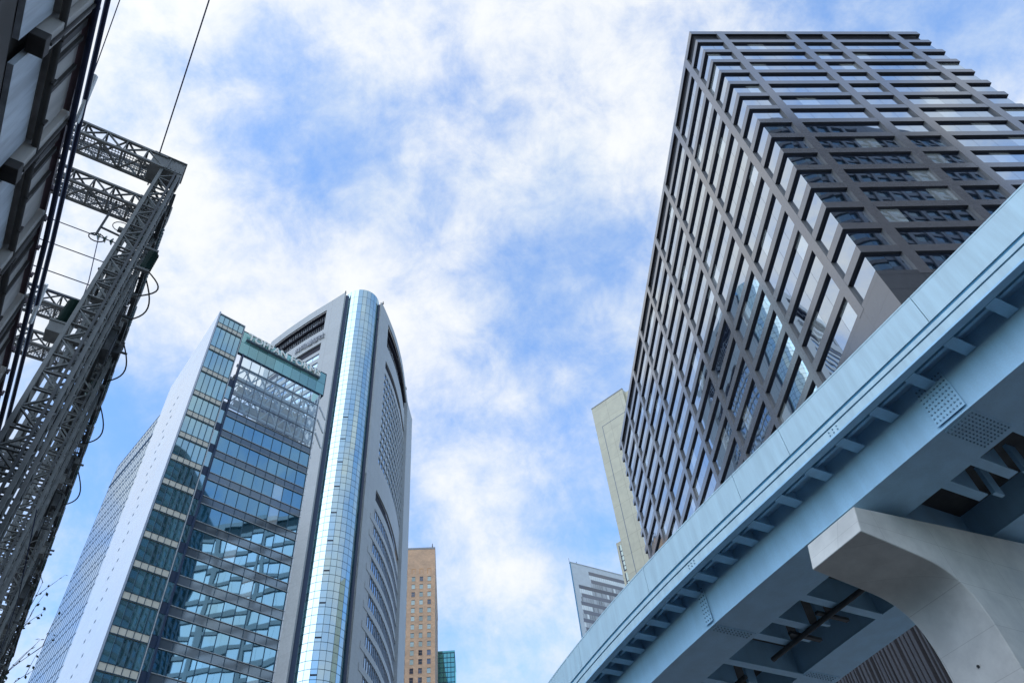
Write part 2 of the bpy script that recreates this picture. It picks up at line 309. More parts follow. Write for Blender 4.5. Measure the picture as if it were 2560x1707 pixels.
# ------------------------------------------------------------------ ground and street
def hd(deg): return Vector((sin(R(deg)), cos(R(deg)), 0))
mb = MB(); mb.box(-1500, 1500, -1500, 1500, GZ-0.5, GZ-0.016); tag(mb.build('ground', M['conc']), kind='structure')
o_gw = radians_gw = R(32.5)
mb = MB(); mb.box(3.0, 22.0, -300, 300, -0.4, -0.004)
rd = mb.build('road', M['asphalt']); rd.location = (0, 0, GZ); rd.rotation_euler = (0, 0, R(32.5)); tag(rd, kind='structure')
mb = MB()
for k in range(-30, 31): mb.box(12.4, 12.55, k*9.0, k*9.0+5, -0.004, 0.0)
o = mb.build('road_marking', M['road_white']); o.location = (0, 0, GZ+0.004); o.rotation_euler = (0, 0, R(32.5)); tag(o, kind='structure')
mb = MB(); mb.box(-4.0, 3.0, -300, 300, -0.4, 0.0)
o = mb.build('pavement', M['paving']); o.location = (0, 0, GZ); o.rotation_euler = (0, 0, R(32.5)); tag(o, kind='structure')
mb = MB(); mb.box(22.0, 27.0, -300, 300, -0.4, 0.12)
o = mb.build('pavement', M['paving']); o.location = (0, 0, GZ); o.rotation_euler = (0, 0, R(32.5)); tag(o, kind='structure')

# ------------------------------------------------------------------ granite grid tower (right)
TW = thing('office_tower', (33.234, 42.356, GZ), R(6.78), 'dark granite grid office tower with deep window recesses, rising behind the blue guideway', 'office tower')
BW, AD, ZC = 37.0, 94.9, 118.315 - GZ
hs = [0, 3.718, 7.935] + [7.935 + 4.1*k for k in range(1, 14)]
RD = 0.31
for k, h in enumerate(hs):
    mb = MB(); z0 = ZC - h; z1 = z0 + (1.22 if k == 0 else 1.08)
    mb.box(0, BW, 0, RD, z0, z1); mb.box(0, RD, RD, AD-RD, z0, z1); mb.box(BW-RD, BW, RD, AD-RD, z0, z1); mb.box(0, BW, AD-RD, AD, z0, z1)
    mb.build('spandrel_band', M['granite'], TW, bevel=0.015)
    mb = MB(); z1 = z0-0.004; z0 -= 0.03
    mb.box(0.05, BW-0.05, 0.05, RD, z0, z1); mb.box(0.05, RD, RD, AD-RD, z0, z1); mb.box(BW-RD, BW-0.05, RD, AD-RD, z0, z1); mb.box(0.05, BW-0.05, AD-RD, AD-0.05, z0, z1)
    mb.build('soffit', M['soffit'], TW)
zbase = ZC - hs[-1] - 3.05
pB = [(4.0, 5.2), (15.16, 16.4), (20.95, 22.2), (31.85, 33.15)]
pA = [(3.95 + 10.97*k, 5.1 + 10.97*k) for k in range(9)]
for a, b in pB:
    for y0, y1 in ((-0.02, RD+0.05), (AD-RD-0.05, AD+0.02)):
        mb = MB(); mb.box(a, b, y0, y1, zbase-0.5, ZC+1.19); mb.m[3] = mb.m[5] = 1; mb.build('pier', [M['granite'], M['granite_matt']], TW)
for a, b in pA:
    for x0, x1 in ((-0.02, RD+0.05), (BW-RD-0.05, BW+0.02)):
        mb = MB(); mb.box(x0, x1, a, b, zbase-0.5, ZC+1.19); mb.m[2] = mb.m[4] = 1; mb.build('pier', [M['granite'], M['granite_matt']], TW)
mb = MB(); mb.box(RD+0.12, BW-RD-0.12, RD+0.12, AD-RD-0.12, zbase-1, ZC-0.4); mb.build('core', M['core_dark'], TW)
mb = MB(); mb.box(RD+0.02, BW-RD-0.02, RD+0.02, AD-RD-0.02, ZC+0.2, ZC+0.5); mb.build('roof', M['roof_grey'], TW)
mb = MB(); mb.box(0.003, BW-0.003, 0.003, AD-0.003, zbase-9, zbase); mb.build('base_wall', M['granite_joint'], TW)
mb = MB(); mb.box(1.0, BW-1, 1.0, AD-1, 0, zbase-9)
y = 1.0
while y < AD-1.2:
    w = rnd.choice((0.25, 0.35, 0.5)); mb.box(0.6, 1.01, y, y+w, 0, zbase-9.0); y += w + rnd.choice((0.25, 0.35, 0.6))
x = 1.0
while x < BW-1.2:
    w = rnd.choice((0.25, 0.35, 0.5)); mb.box(x, x+w, 0.6, 1.01, 0, zbase-9.0); x += w + rnd.choice((0.25, 0.35, 0.6))
mb.build('ribbed_wall', M['granite_rib'], TW)
wins = []
baysB = [(RD, 4.0), (5.2, 15.16), (16.4, 20.95), (22.2, 31.85), (33.15, BW-RD)]
baysA = [(RD, pA[0][0])] + [(pA[k][1], pA[k+1][0]) for k in range(8)] + [(pA[8][1], AD-RD)]
for k in range(1, len(hs)):
    zt = ZC - hs[k] + 0.35; zb = (ZC - hs[k+1] + 1.06) if k+1 < len(hs) else zbase - 0.02
    for i, (a, b) in enumerate(baysB): wins.append(('B', a, b, zb, zt))
    for i, (a, b) in enumerate(baysA): wins.append(('A', a, b, zb, zt))
def win_score(w):
    f, a, b, z0, z1 = w; m = (a+b)/2
    p = TW.matrix_basis @ Vector((m, 0, 0)) if f == 'B' else TW.matrix_basis @ Vector((0, m, 0))
    p = Vector((p.x, p.y, (z0+z1)/2+GZ)); n = hd(173.2) if f == 'B' else hd(-96.8)
    return (b-a)*(z1-z0)*max(0, -p.normalized().dot(n))/p.length_squared
TW.matrix_basis = Matrix.Translation(TW.location) @ Matrix.Rotation(R(6.78), 4, 'Z')
wins.sort(key=win_score, reverse=True)
def panes(mb, f, a, b, z0, z1, rel):
    n = max(1, round((b-a)/2.45)); w = (b-a)/n
    for i in range(n):
        p, q = a+w*i+0.015, a+w*(i+1)-0.015
        if rel: mb.box(p-a, q-a, 0, 0.04, 0, z1-z0)
        elif f == 'B': mb.box(p, q, RD, RD+0.04, z0, z1)
        else: mb.box(RD, RD+0.04, p, q, z0, z1)
cache = {}
rest = MB()
for i, (f, a, b, z0, z1) in enumerate(wins):
    if i < 100:
        key = (round(b-a, 2), round(z1-z0, 2))
        if key not in cache:
            mb = MB(); panes(mb, f, a, b, z0, z1, True); o = mb.build('window', M['tower_glass'], TW); cache[key] = o
        else: o = inst(cache[key], 'window', TW, (0, 0, 0))
        if f == 'B': o.location = (a, RD, z0)
        else: o.location = (RD, b, z0); o.rotation_euler = (0, 0, -pi/2)
    else: panes(rest, f, a, b, z0, z1, False)
for k in range(1, len(hs)):   # glazing of the two far sides, seen edge-on past the corner
    zt = ZC - hs[k] + 0.35; zb = (ZC - hs[k+1] + 1.06) if k+1 < len(hs) else zbase
    rest.box(BW-RD-0.04, BW-RD, RD, AD-RD, zb, zt); rest.box(RD, BW-RD, AD-RD-0.04, AD-RD, zb, zt)
tag(rest.build('window', M['tower_glass'], TW), kind='stuff')

# ------------------------------------------------------------------ elevated guideway (pale blue steel) and its pier
GW = thing('elevated_guideway', (0, 0, GZ), R(32.5), 'pale blue steel elevated guideway sweeping across the lower right', 'guideway')
GO = -GZ
def dl(a): return max(0.0, a-11.0)**2/140.0 if a < 30 else 2.579 + (a-30)*0.2714
def G(a, l, z): return (l+dl(a), a, z+GO)
def extrude(mb, prof, a0, a1, step=1.0, m=0):
    n = max(1, int(math.ceil((a1-a0)/step))); k = len(prof)
    V = []; F = []
    for i in range(n+1):
        a = a0+(a1-a0)*i/n; V += [G(a, l, z) for l, z in prof]
    for i in range(n):
        for j in range(k): F.append((i*k+j, (i+1)*k+j, (i+1)*k+(j+1)%k, i*k+(j+1)%k))
    F += [tuple(range(k)), tuple(range(n*k, n*k+k))[::-1]]
    mb.add(V, F, m)
def rc(l0, l1, z0, z1): return [(l0,z0),(l1,z0),(l1,z1),(l0,z1)]
A0, A1 = -24.0, 44.0
js = [A0, -17.4, -13.06, -8.7, -4.4, -0.06, 4.27, 8.6, 10.42, 14.7, 19.0, 23.3, 27.6, 31.9, 36.2, A1]
for side in (0, 1):
    mirror = (lambda l: l) if side == 0 else (lambda l: 33.6-l)
    def rcs(l0, l1, z0, z1):
        a, b = sorted((mirror(l0), mirror(l1))); return rc(a, b, z0, z1)
    for i in range(len(js)-1):
        mb = MB(); extrude(mb, rcs(12.76, 12.86, 11.45, 12.25), js[i]+0.008, js[i+1]-0.008); extrude(mb, rcs(12.752, 12.90, 12.25, 12.29), js[i]+0.008, js[i+1]-0.008)
        mb.build('parapet_panel', M['blue_steel'], GW)
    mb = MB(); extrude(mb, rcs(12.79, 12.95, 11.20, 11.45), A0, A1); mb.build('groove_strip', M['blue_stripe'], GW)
    mb = MB(); extrude(mb, rcs(12.75, 12.80, 11.245, 11.36), A0, A1); extrude(mb, rcs(12.755, 12.95, 10.99, 11.20), A0, A1); mb.build('edge_beam', M['blue_steel'], GW)
    mb = MB(); extrude(mb, rcs(12.735, 12.93, 10.935, 10.985), A0, A1); mb.build('bottom_flange', M['blue_steel2'], GW)
    mb = MB(); extrude(mb, rcs(13.17, 13.25, 11.08, 11.30), A0, A1); mb.build('stringer', M['blue_steel2'], GW)
for l0, l1 in ((12.96, 13.66), (19.94, 20.64)):
    mb = MB(); extrude(mb, rc(l0, l1, 11.285, 11.297), A0, A1); mb.build('walkway_soffit', M['blue_steel2'], GW)
mb = MB(); extrude(mb, rc(12.96, 20.64, 11.30, 11.52), A0, A1); mb.build('deck_slab', M['deck'], GW)
g1 = (13.67, 15.08, 10.0); g2 = (18.55, 19.85, 10.42)
for l0, l1, zb in (g1, g2):
    mb = MB(); extrude(mb, [(l0-0.03, zb), (l1+0.03, zb), (l1+0.03, zb+0.03), (l1, zb+0.03), (l1, 11.298), (l0-0.04, 11.298), (l0, zb+0.03), (l0-0.03, zb+0.03)], A0, A1); mb.build('box_girder', M['blue_steel2'], GW)
# cantilever brackets under the walkway edge
ba = [4.28 + 1.05*k for k in range(-20, 7)] + [11.2, 12.05, 12.9, 13.66, 14.44, 15.25, 15.99, 16.71, 17.4, 18.05, 18.9, 19.8, 20.7, 21.6, 22.5, 23.5, 24.5]
for a in ba:
    mb = MB(); d = dl(a)
    mb.box(12.94+d, 13.62+d, a-0.13, a+0.13, 10.93+GO, 10.955+GO); mb.box(12.96+d, 13.66+d, a-0.012, a+0.012, 10.945+GO, 11.29+GO)
    mb.build('bracket', M['blue_steel2'], GW)
for a in ba[::1]:
    mb = MB(); d = 33.6-13.64+dl(a); mb.box(d, d+0.68, a-0.13, a+0.13, 10.93+GO, 10.955+GO); mb.box(d-0.04, d+0.66, a-0.012, a+0.012, 10.945+GO, 11.29+GO)
    if -6 < a < 20: mb.build('bracket', M['blue_steel2'], GW)
# cross beams between the two box girders, some full, some stopping at the pipe
xb = []
for k in range(-3, 6):
    base = 5.2 + 3.45*k
    xb += [(base, 1), (base+1.15, 0), (base+2.0, 0)]
for a, full in xb:
    mb = MB(); d = dl(a); l1 = 18.53 if full else 17.0
    mb.box(15.12+d, l1+d, a-0.13, a+0.13, 10.40+GO, 10.43+GO); mb.box(15.12+d, l1+d, a-0.012, a+0.012, 10.43+GO, 11.297+GO)
    if not full: mb.box(17.25+d, 17.6+d, a-0.2, a-0.1, 10.5+GO, 11.297+GO)
    mb.build('cross_beam', M['blue_steel2'], GW)
mb = MB()
mb.tube([G(a, 16.9, 10.33) for a in (9.6, 11, 12.5, 14, 14.9)], 0.075, 10); mb.build('drain_pipe', M['galv_dark'], GW, smooth=True)
mb = MB(); mb.tube([G(a, 16.7, 10.33) for a in (16.0, 17, 18.5, 20)], 0.075, 10); mb.build('drain_pipe', M['galv_dark'], GW, smooth=True)
mb = MB()
for a in (12.55, 13.65): mb.box(16.6, 17.75, a-0.06, a+0.06, 10.36+GO, 10.44+GO)
mb.build('pipe_hanger', M['galv_dark'], GW)
mb = MB(); mb.tube([G(5.2, 15.4, 11.1), G(5.5, 15.6, 10.7), G(5.9, 15.75, 10.45), G(6.6, 15.75, 10.5), G(7.4, 15.7, 10.62), G(8.4, 15.8, 10.7)], 0.045, 8); mb.build('hanging_cable', M['rubber'], GW, smooth=True)
# bolted splices
def splice(a0, a1, g, dens=0.11, sidew=True):
    l0, l1, zb = g; mb = MB(); d = dl((a0+a1)/2)
    mb.box(l0+0.05+d, l1-0.05+d, a0, a1, zb-0.016+GO, zb-0.001+GO)
    if sidew: mb.box(l0-0.056+d, l0-0.044+d, a0, a1, zb+0.1+GO, zb+1.15+GO)
    def bolt(p, ax):
        p = Vector(p); ax = Vector(ax); mb.tube([p, p+ax*0.022], 0.019, 6, 1)
    a = a0+0.06
    while a < a1-0.03:
        l = l0+0.12
        while l < l1-0.1: bolt((l+d, a, zb-0.016+GO), (0,0,-1)); l += dens
        if sidew:
            z = zb+0.18
            while z < zb+1.1: bolt((l0-0.056+d, a, z+GO), (-1,0,0)); z += dens
        a += dens*0.8
    mb.build('splice_plate', [M['blue_steel2'], M['bolt']], GW)
splice(5.0, 5.72, g1); splice(13.45, 13.75, g1); splice(15.2, 15.5, g2, 0.11, False); splice(21.6, 22.0, g1)
mb = MB()
for a in (7.2, 7.32, 7.44, 12.6, 12.72, 12.84):
    for z in (11.05, 11.14):
        mb.tube([G(a, 12.756, z), G(a, 12.735, z)], 0.018, 6)
mb.build('edge_bolt', M['bolt'], GW)

PR = thing('guideway_pier', (0, 0, GZ), R(32.5), 'smooth concrete hammerhead pier with curved cantilever arm carrying the guideway', 'pier')
half = [(13.13, 9.60), (12.95, 8.93), (13.7, 8.83), (14.2, 8.76)]
for i in range(19):   # the curved underside: a cubic from the arm into the column
    t = i/18; P0, P1, P2, P3 = (14.45, 8.72), (15.35, 8.6), (15.8, 8.25), (15.8, 7.1)
    half.append(tuple(P0[j]*(1-t)**3+3*P1[j]*t*(1-t)**2+3*P2[j]*t*t*(1-t)+P3[j]*t**3 for j in (0, 1)))
half.append((15.8, GZ))
right = [(33.6-l, z + (l < 15.4)*0.75*(15.4-l)/2.4) for l, z in half[::-1]]
prof = half + right[:-1] + [(20.6, 10.36), (16.6, 9.97)]
mb = MB(); n = len(prof)
V = [(l, 7.97+(0.06 if z < 9.3 else 0)*0, z+GO) for l, z in prof] + [(l, 9.45, z+GO) for l, z in prof]
F = [tuple(range(n)), tuple(range(n, 2*n))[::-1]] + [(i, n+i, n+(i+1) % n, (i+1) % n) for i in range(n)]
mb.add(V, F)
o = mb.build('shaft', M['pier'], PR, bevel=0.02)
bm = bmesh.new(); bm.from_mesh(o.data); bmesh.ops.recalc_face_normals(bm, faces=bm.faces); bm.to_mesh(o.data); bm.free()
o.data.polygons.foreach_set('use_smooth', [True]*len(o.data.polygons)); o.data.set_sharp_from_angle(angle=R(25))
mb = MB(); mb.box(14.0, 14.75, 8.35, 9.1, 9.72+GO, 9.998+GO); mb.build('bearing', M['rubber'], PR)
mb = MB(); mb.box(18.85, 19.55, 8.35, 9.1, 10.2+GO, 10.418+GO); mb.build('bearing', M['rubber'], PR)
mb = MB(); mb.tube([(15.79, 8.75, 6.9+GO), (15.77, 8.75, 6.9+GO)], 0.03, 8); mb.build('drain_hole', M['rubber'], PR)

# ------------------------------------------------------------------ aqua glass office building (left) with the sign band
TP = thing('glass_office_building', (-45.631, 70.757, GZ), R(47), 'aqua glass office building with white side slab and raised letters on its green top band', 'office building')
ZT = 99.548 - GZ
bz = [-2.0, -7.55, -12.5, -17.45] + [-21.46 - 4.02*k for k in range(0, 19)]
mb = MB()   # white slab: top slopes down towards the back
V = [(-0.25,0.0,0),(0,0.0,0),(0,13.1,0),(-0.25,13.1,0),(-0.25,0.0,ZT+0.5),(0,0.0,ZT+0.5),(0,13.1,ZT-6.3),(-0.25,13.1,ZT-6.3)]
mb.add(V, [(0,3,2,1),(4,5,6,7),(0,1,5,4),(1,2,6,5),(2,3,7,6),(3,0,4,7)])
mb.build('white_side_slab', M['white_panel'], TP)
slot = None; z = -14.0
while z > -90:
    for j, yy in enumerate((6.1, 6.75, 7.4)):
        if slot is None:
            mb = MB(); mb.box(-0.012, 0.002, 0, 0.45, -0.35, 0.0); slot = mb.build('ventilation_slot', M['slot'], TP); o = slot
        else: o = inst(slot, 'ventilation_slot', TP, (0, 0, 0))
        o.location = (-0.25, yy, ZT+z-j*0.9)
    z -= 4.02
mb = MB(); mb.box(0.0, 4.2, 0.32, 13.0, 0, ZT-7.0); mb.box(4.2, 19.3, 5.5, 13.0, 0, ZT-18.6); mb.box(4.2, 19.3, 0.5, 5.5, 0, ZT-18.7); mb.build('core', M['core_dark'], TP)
# front strip: bands of five panes with beige spandrels between
tops = [0.0] + [b-1.0 for b in bz]
for i, zt in enumerate(tops):
    zb = bz[i] if i < len(bz) else zt-3
    if zt-zb < 0.3: continue
    mb = MB()
    for k in range(5): mb.box(0.02+0.83*k+0.02, 0.02+0.83*(k+1)-0.02, 0.1, 0.2, ZT+zb, ZT+zt)
    wo = mb.build('window', M['strip_glass'], TP)
    mb = MB()
    for k in range(6): mb.box(0.02+0.83*k-0.03, 0.02+0.83*k+0.03, -0.02, 0.22, ZT+zb+0.05, ZT+zt-0.05)
    mb.build('mullion', M['mullion'], wo)
for b in bz:
    mb = MB(); mb.box(0.0, 4.25, 0.0, 0.3, ZT+b-0.98, ZT+b-0.02)
    mb.box(-0.01, 4.27, -0.05, 0.0, ZT+b-0.08, ZT+b, 1); mb.box(-0.01, 4.27, -0.05, 0.0, ZT+b-1.0, ZT+b-0.9, 1)
    for k in range(6): mb.box(0.02+0.83*k-0.03, 0.02+0.83*k+0.03, -0.04, 0.0, ZT+b-0.9, ZT+b-0.08, 1)
    mb.build('beige_spandrel', [M['beige'], M['mullion']], TP)
mb = MB(); mb.box(-0.03, 4.3, -0.06, 0.35, ZT-0.02, ZT+0.14); mb.build('coping', M['mull_light'], TP)
mb = MB(); mb.box(4.2, 4.32, -0.06, 0.5, 0, ZT-0.02); mb.build('edge_trim', M['mull_light'], TP)
# narrow bay and dark fin
for i, b in enumerate(bz[2:]):
    mb = MB(); mb.box(4.33, 5.1, 0.15, 0.45, ZT+b-1.15, ZT+b+0.25); mb.build('dark_spandrel', M['navy'], TP)
    mb = MB(); mb.box(4.36, 5.08, 0.2, 0.4, ZT+b-3.7, ZT+b-1.16); mb.build('side_window', M['strip_glass'], TP)
mb = MB(); mb.box(5.1, 5.34, -0.12, 0.5, 0, ZT-6.2); mb.build('fin', M['navy'], TP)
# sign band
mb = MB()
for k in range(10):
    for z0, z1 in ((-3.68, -1.25), (-6.2, -3.74)):
        mb.box(4.36+1.535*k+0.02, 4.36+1.535*(k+1)-0.02, -0.05, 0.1, ZT+z0, ZT+z1)
mb.build('sign_band', M['sign_glass'], TP)
mb = MB(); mb.box(4.33, 19.75, 0.1, 0.3, ZT-6.3, ZT-1.2); mb.box(4.3, 19.78, -0.1, 0.3, ZT-6.42, ZT-6.25); mb.box(4.3, 19.78, -0.1, 0.4, ZT-1.2, ZT-1.08); mb.box(19.72, 19.8, -0.1, 3.2, ZT-6.42, ZT-1.08)
mb.build('sign_band_frame', M['mullion'], TP)
mb = MB(); mb.box(19.4, 19.72, 0.3, 3.2, ZT-6.2, ZT-1.25); mb.build('sign_band_return', M['sign_glass'], TP)
def text_mesh(name, body, size, depth, m, parent, loc, rot, sx=1.0, spacing=1.0, bold=0.0):
    cu_ = bpy.data.curves.new(name, 'FONT'); cu_.body = body; cu_.size = size; cu_.extrude = depth; cu_.space_character = spacing; cu_.offset = bold
    to = bpy.data.objects.new(name, cu_); COL.objects.link(to)
    dg = bpy.context.evaluated_depsgraph_get(); me = bpy.data.meshes.new_from_object(to.evaluated_get(dg))
    bpy.data.objects.remove(to); me.materials.clear(); me.materials.append(m)
    o = bpy.data.objects.new(name, me); COL.objects.link(o); o.parent = parent; o.location = loc; o.rotation_euler = rot; o.scale = (sx, 1, 1)
    return o
tx = text_mesh('sign_lettering', 'TOPPAN FORMS', 1.95, 0.14, M['sign_letter'], TP, (5.1, -0.5, ZT-2.98), (pi/2, 0, 0), 1.0, 1.08, 0.035)
w = max(v.co.x for v in tx.data.vertices); tx.scale = (13.3/w, 1, 1)
mb = MB(); mb.box(5.0, 18.5, -0.5, -0.06, ZT-3.16, ZT-3.0); mb.build('sign_rail', M['truss_dark'], TP)
# open glass screen with white trusses behind
mb = MB()
for k in range(9):
    for z0, z1 in ((-8.9, -6.5), (-11.9, -8.95), (-15.0, -11.95), (-18.0, -15.05)):
        x0, x1 = 5.4+1.53*k+0.02, 5.4+1.53*(k+1)-0.02; mb.add([(x0,0.03,ZT+z0),(x1,0.03,ZT+z0),(x1,0.03,ZT+z1),(x0,0.03,ZT+z1)], [(0,1,2,3)])
mb.build('glass_screen', M['atrium_glass'], TP)
mb = MB()
for k in range(10): mb.box(5.36+1.53*k-0.035, 5.36+1.53*k+0.035, -0.06, 0.16, ZT-18.2, ZT-6.42)
for z in (-8.92, -11.92, -15.02): mb.box(5.34, 19.2, -0.04, 0.12, ZT+z-0.03, ZT+z+0.03)
mb.build('screen_frame', M['truss_dark'], TP)
mb = MB()
for yy in (1.6, 4.6):
    for z in (-6.9, -9.4, -12.4, -15.6): mb.box(5.3, 19.2, yy, yy+0.3, ZT+z-0.45, ZT+z)
    for k in range(6):
        x0 = 5.5+2.7*k
        for z0, z1 in ((-9.4, -6.9), (-12.4, -9.8), (-15.6, -12.8)):
            if (k+int(z0)) % 3 == 0 and yy > 2: continue
            mb.bar((x0, yy+0.15, ZT+z0), (x0+1.35, yy+0.15, ZT+z1-0.3), 0.22); mb.bar((x0+1.35, yy+0.15, ZT+z1-0.3), (x0+2.7, yy+0.15, ZT+z0), 0.22)
for k in range(11):
    x0 = 5.4+1.4*k
    for z in (-9.2, -12.2): mb.bar((x0, 0.4, ZT+z), (x0+0.4, 5.0, ZT+z+0.1), 0.12)
mb.build('roof_truss', M['truss_white'], TP)
mb = MB()
for z in (-9.95, -13.0, -16.2): mb.box(6.9+(0 if z < -10 else 0), 19.2, 3.0, 3.25, ZT+z-1.0, ZT+z+0.25)
mb.box(5.4, 19.2, 3.4, 3.5, ZT-18.4, ZT-16.6)
mb.build('interior_balustrade', M['beige'], TP)
mb = MB()
for xx, z0, z1 in ((9.6,-12.3,-9.0), (13.5,-15.0,-9.6), (15.2,-18,-12), (17.6,-18.4,-7)): mb.box(xx, xx+0.35, 2.2, 2.5, ZT+z0, ZT+z1)
mb.build('column', M['truss_white'], TP)
mb = MB(); mb.box(12.0, 19.2, 5.2, 5.5, ZT-18.6, ZT-7.4); mb.build('back_wall', M['truss_dark'], TP)
# main curtain wall: vision glass and grey spandrels
fz = [-18.2] + [-18.2 - 3.92*k for k in range(1, 21)]
for i, zt in enumerate(fz):
    if ZT+zt < 4: break
    mb = MB(); mb.box(5.34, 19.3, 0.06, 0.3, ZT+zt-1.2, ZT+zt); mb.box(5.34, 19.36, -0.06, 0.06, ZT+zt-0.06, ZT+zt, 1); mb.box(5.34, 19.36, -0.06, 0.06, ZT+zt-1.26, ZT+zt-1.2, 1)
    mb.build('grey_spandrel', [M['grey_span'], M['mull_light']], TP)
    mb = MB()
    for k in range(9): mb.box(5.36+1.53*k+0.02, 5.36+1.53*(k+1)-0.02, 0.1, 0.2, ZT+zt-3.9, ZT+zt-1.27)
    mb.build('window', M['vision_glass'], TP)
mb = MB()
for k in range(10): mb.box(5.36+1.53*k-0.025, 5.36+1.53*k+0.025, 0.0, 0.25, 4, ZT-18.2)
mb.build('mullion', M['mullion'], TP)
mb = MB(); mb.box(19.2, 19.32, -0.03, 0.6, 0, ZT-6.4)
z = ZT-6.4
while z > 10:
    mb.bar((19.35, 0.1, z), (19.35, 1.6, z-1.9), 0.1); mb.bar((19.35, 1.6, z-1.9), (19.35, 0.1, z-3.8), 0.1); mb.box(19.3, 19.4, 0, 1.8, z-0.06, z+0.06); z -= 3.8
mb.box(19.3, 19.42, 1.6, 1.8, 0, ZT-6.4); mb.build('edge_lattice', M['truss_white'], TP)
# glass block at the back left, gridded
mb = MB(); mb.box(-0.2, 15, 13.15, 28.4, 0, ZT-12.2); mb.build('side_curtain_wall', M['side_glass'], TP)
mb = MB(); yy = 13.15
k = 0
while yy < 28.5: mb.box(-0.23, -0.2, yy-0.02, yy+0.02, 0, ZT-12.2); yy += 1.02
z = ZT-12.2
while z > 5:
    mb.box(-0.235, -0.2, 13.15, 28.4, z-0.03, z+0.03); mb.box(-0.235, -0.2, 13.15, 28.4, z-1.4, z-1.35); z -= 4.02
mb.box(-0.3, -0.2, 13.15, 28.45, ZT-16.5, ZT-16.2)
mb.build('side_mullion', M['side_mull'], TP)

# ------------------------------------------------------------------ curved tower with a round glass bay
MT = thing('curved_office_tower', (-50.9, 158.0, GZ), 0, 'tall grey tower with a round glass corner bay between two bowed walls', 'office tower')
CR = 5.9; ZM = 218.5 - GZ
def mt(x, y): return (x+50.9, y-158.0)
Lp = [mt(*p) for p in ((-55.35,151.95),(-62.4,155.64),(-68.38,158.69),(-73.53,161.64),(-78.75,164.63),(-86.41,169.61))]
Rp0 = [(-43.85,158.05),(-43.33,160.92),(-42.63,166.61),(-42.14,171.7),(-41.86,177.12),(-41.94,185.64),(-42.3,191.63),(-43.15,200.64)]
us = [0]
for i in range(1, len(Rp0)): us.append(us[-1]+math.dist(Rp0[i], Rp0[i-1]))
Rp = [mt(p[0]*(1-0.033*u/42), p[1]*(1-0.033*u/42)) for p, u in zip(Rp0, us)]
RS = lambda u: 1-0.033*min(u, 43)/42
def poly_at(poly, u):
    for i in range(len(poly)-1):
        a, b = Vector(poly[i]), Vector(poly[i+1]); l = (b-a).length
        if u <= l or i == len(poly)-2: return a+(b-a)*(u/l), (b-a).normalized()
        u -= l
def wallpiece(mb, poly, u0, u1, z0, z1, off=0.0, th=0.5, nrm=1, m=0, step=3.0, slope=None):
    """curved wall strip from u0 to u1; z given at u=0, lowered towards the far end when slope is set"""
    n = max(1, int(math.ceil((u1-u0)/step))); V = []; F = []
    for i in range(n+1):
        u = u0+(u1-u0)*i/n; p, d = poly_at(poly, u); nn = Vector((d.y, -d.x))*nrm
        s = slope(u) if slope else 1.0
        zb = z0(u) if callable(z0) else z0; zt = z1(u) if callable(z1) else z1
        a, b = p+nn*off, p+nn*(off-th)
        V += [(a.x,a.y,zb*s),(b.x,b.y,zb*s),(b.x,b.y,zt*s),(a.x,a.y,zt*s)]
    for i in range(n):
        for j in range(4): F.append((i*4+j, i*4+(j+1)%4, i*4+4+(j+1)%4, i*4+4+j) if nrm > 0 else (i*4+j, i*4+4+j, i*4+4+(j+1)%4, i*4+(j+1)%4))
    F += [(0,3,2,1), (n*4, n*4+1, n*4+2, n*4+3)] if nrm > 0 else [(0,1,2,3), (n*4, n*4+3, n*4+2, n*4+1)]
    mb.add(V, F, m)
g_ = -GZ
LN = -1   # outward side of the left wall
ZL = 217.5+g_
wl = MB(); W_ = lambda u0, u1, z0, z1, **k: wallpiece(wl, Lp, u0, u1, z0+g_, z1+g_, nrm=-LN if False else 1, **k)
# decide outward normal sign so that it faces the camera
def outward(poly):
    p, d = poly_at(poly, 5.0); nn = Vector((d.y, -d.x)); wp = Vector((p.x-50.9, p.y+158.0)); return 1 if nn.dot(-wp) > 0 else -1
nL, nR = outward(Lp), outward(Rp)
def WL(mb, u0, u1, z0, z1, **k): wallpiece(mb, Lp, u0, u1, z0+g_, z1+g_, nrm=nL, **k)
def WR(mb, u0, u1, z0, z1, **k): wallpiece(mb, Rp, u0, u1, z0+g_, z1+g_, nrm=nR, slope=RS, **k)
mb = MB(); WL(mb, 0, 7.7, 0-g_, 217.5); WL(mb, 7.7, 35.8, 213.5, 217.5); WL(mb, 33.0, 35.8, 0-g_, 213.5)
WL(mb, 7.7, 33.0, 195.95, 202.9); WL(mb, 7.7, 33.0, 190.5, 192.2)
zs = 190.5
rows_l = []
while zs > 4: rows_l.append(zs); WL(mb, 7.7, 33.0, zs-4.2, zs-2.3); zs -= 4.2
mb.build('left_wall', M['media_wall_l'], MT)
for zt in rows_l[:22]:
    mb = MB()
    for k in range(9): WL(mb, 7.7+2.8*k+0.08, 7.7+2.8*(k+1)-0.08, zt-2.3, zt, off=-0.25, th=0.1)
    mb.build('window', M['media_glass'], MT)
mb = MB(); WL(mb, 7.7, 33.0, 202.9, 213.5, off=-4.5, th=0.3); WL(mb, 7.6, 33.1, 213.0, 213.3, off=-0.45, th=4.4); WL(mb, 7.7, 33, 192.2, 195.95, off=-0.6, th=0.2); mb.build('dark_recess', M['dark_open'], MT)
mb = MB()
for k in range(26):
    for dpt in (-1.5, -3.2):
        u = 7.9+k*0.98
        p, d = poly_at(Lp, u); nn = Vector((d.y,-d.x))*nL; q = p+nn*dpt
        mb.bar((q.x, q.y, 203+g_), (q.x, q.y, 213.4+g_), 0.10)
for z in (204.2, 205.4, 206.6, 207.8, 209, 210.2, 211.4, 212.6):
    for dpt in (-1.5, -3.2): WL(mb, 7.8, 32.9, z, z+0.1, off=dpt, th=0.1)
rr = random.Random(3)
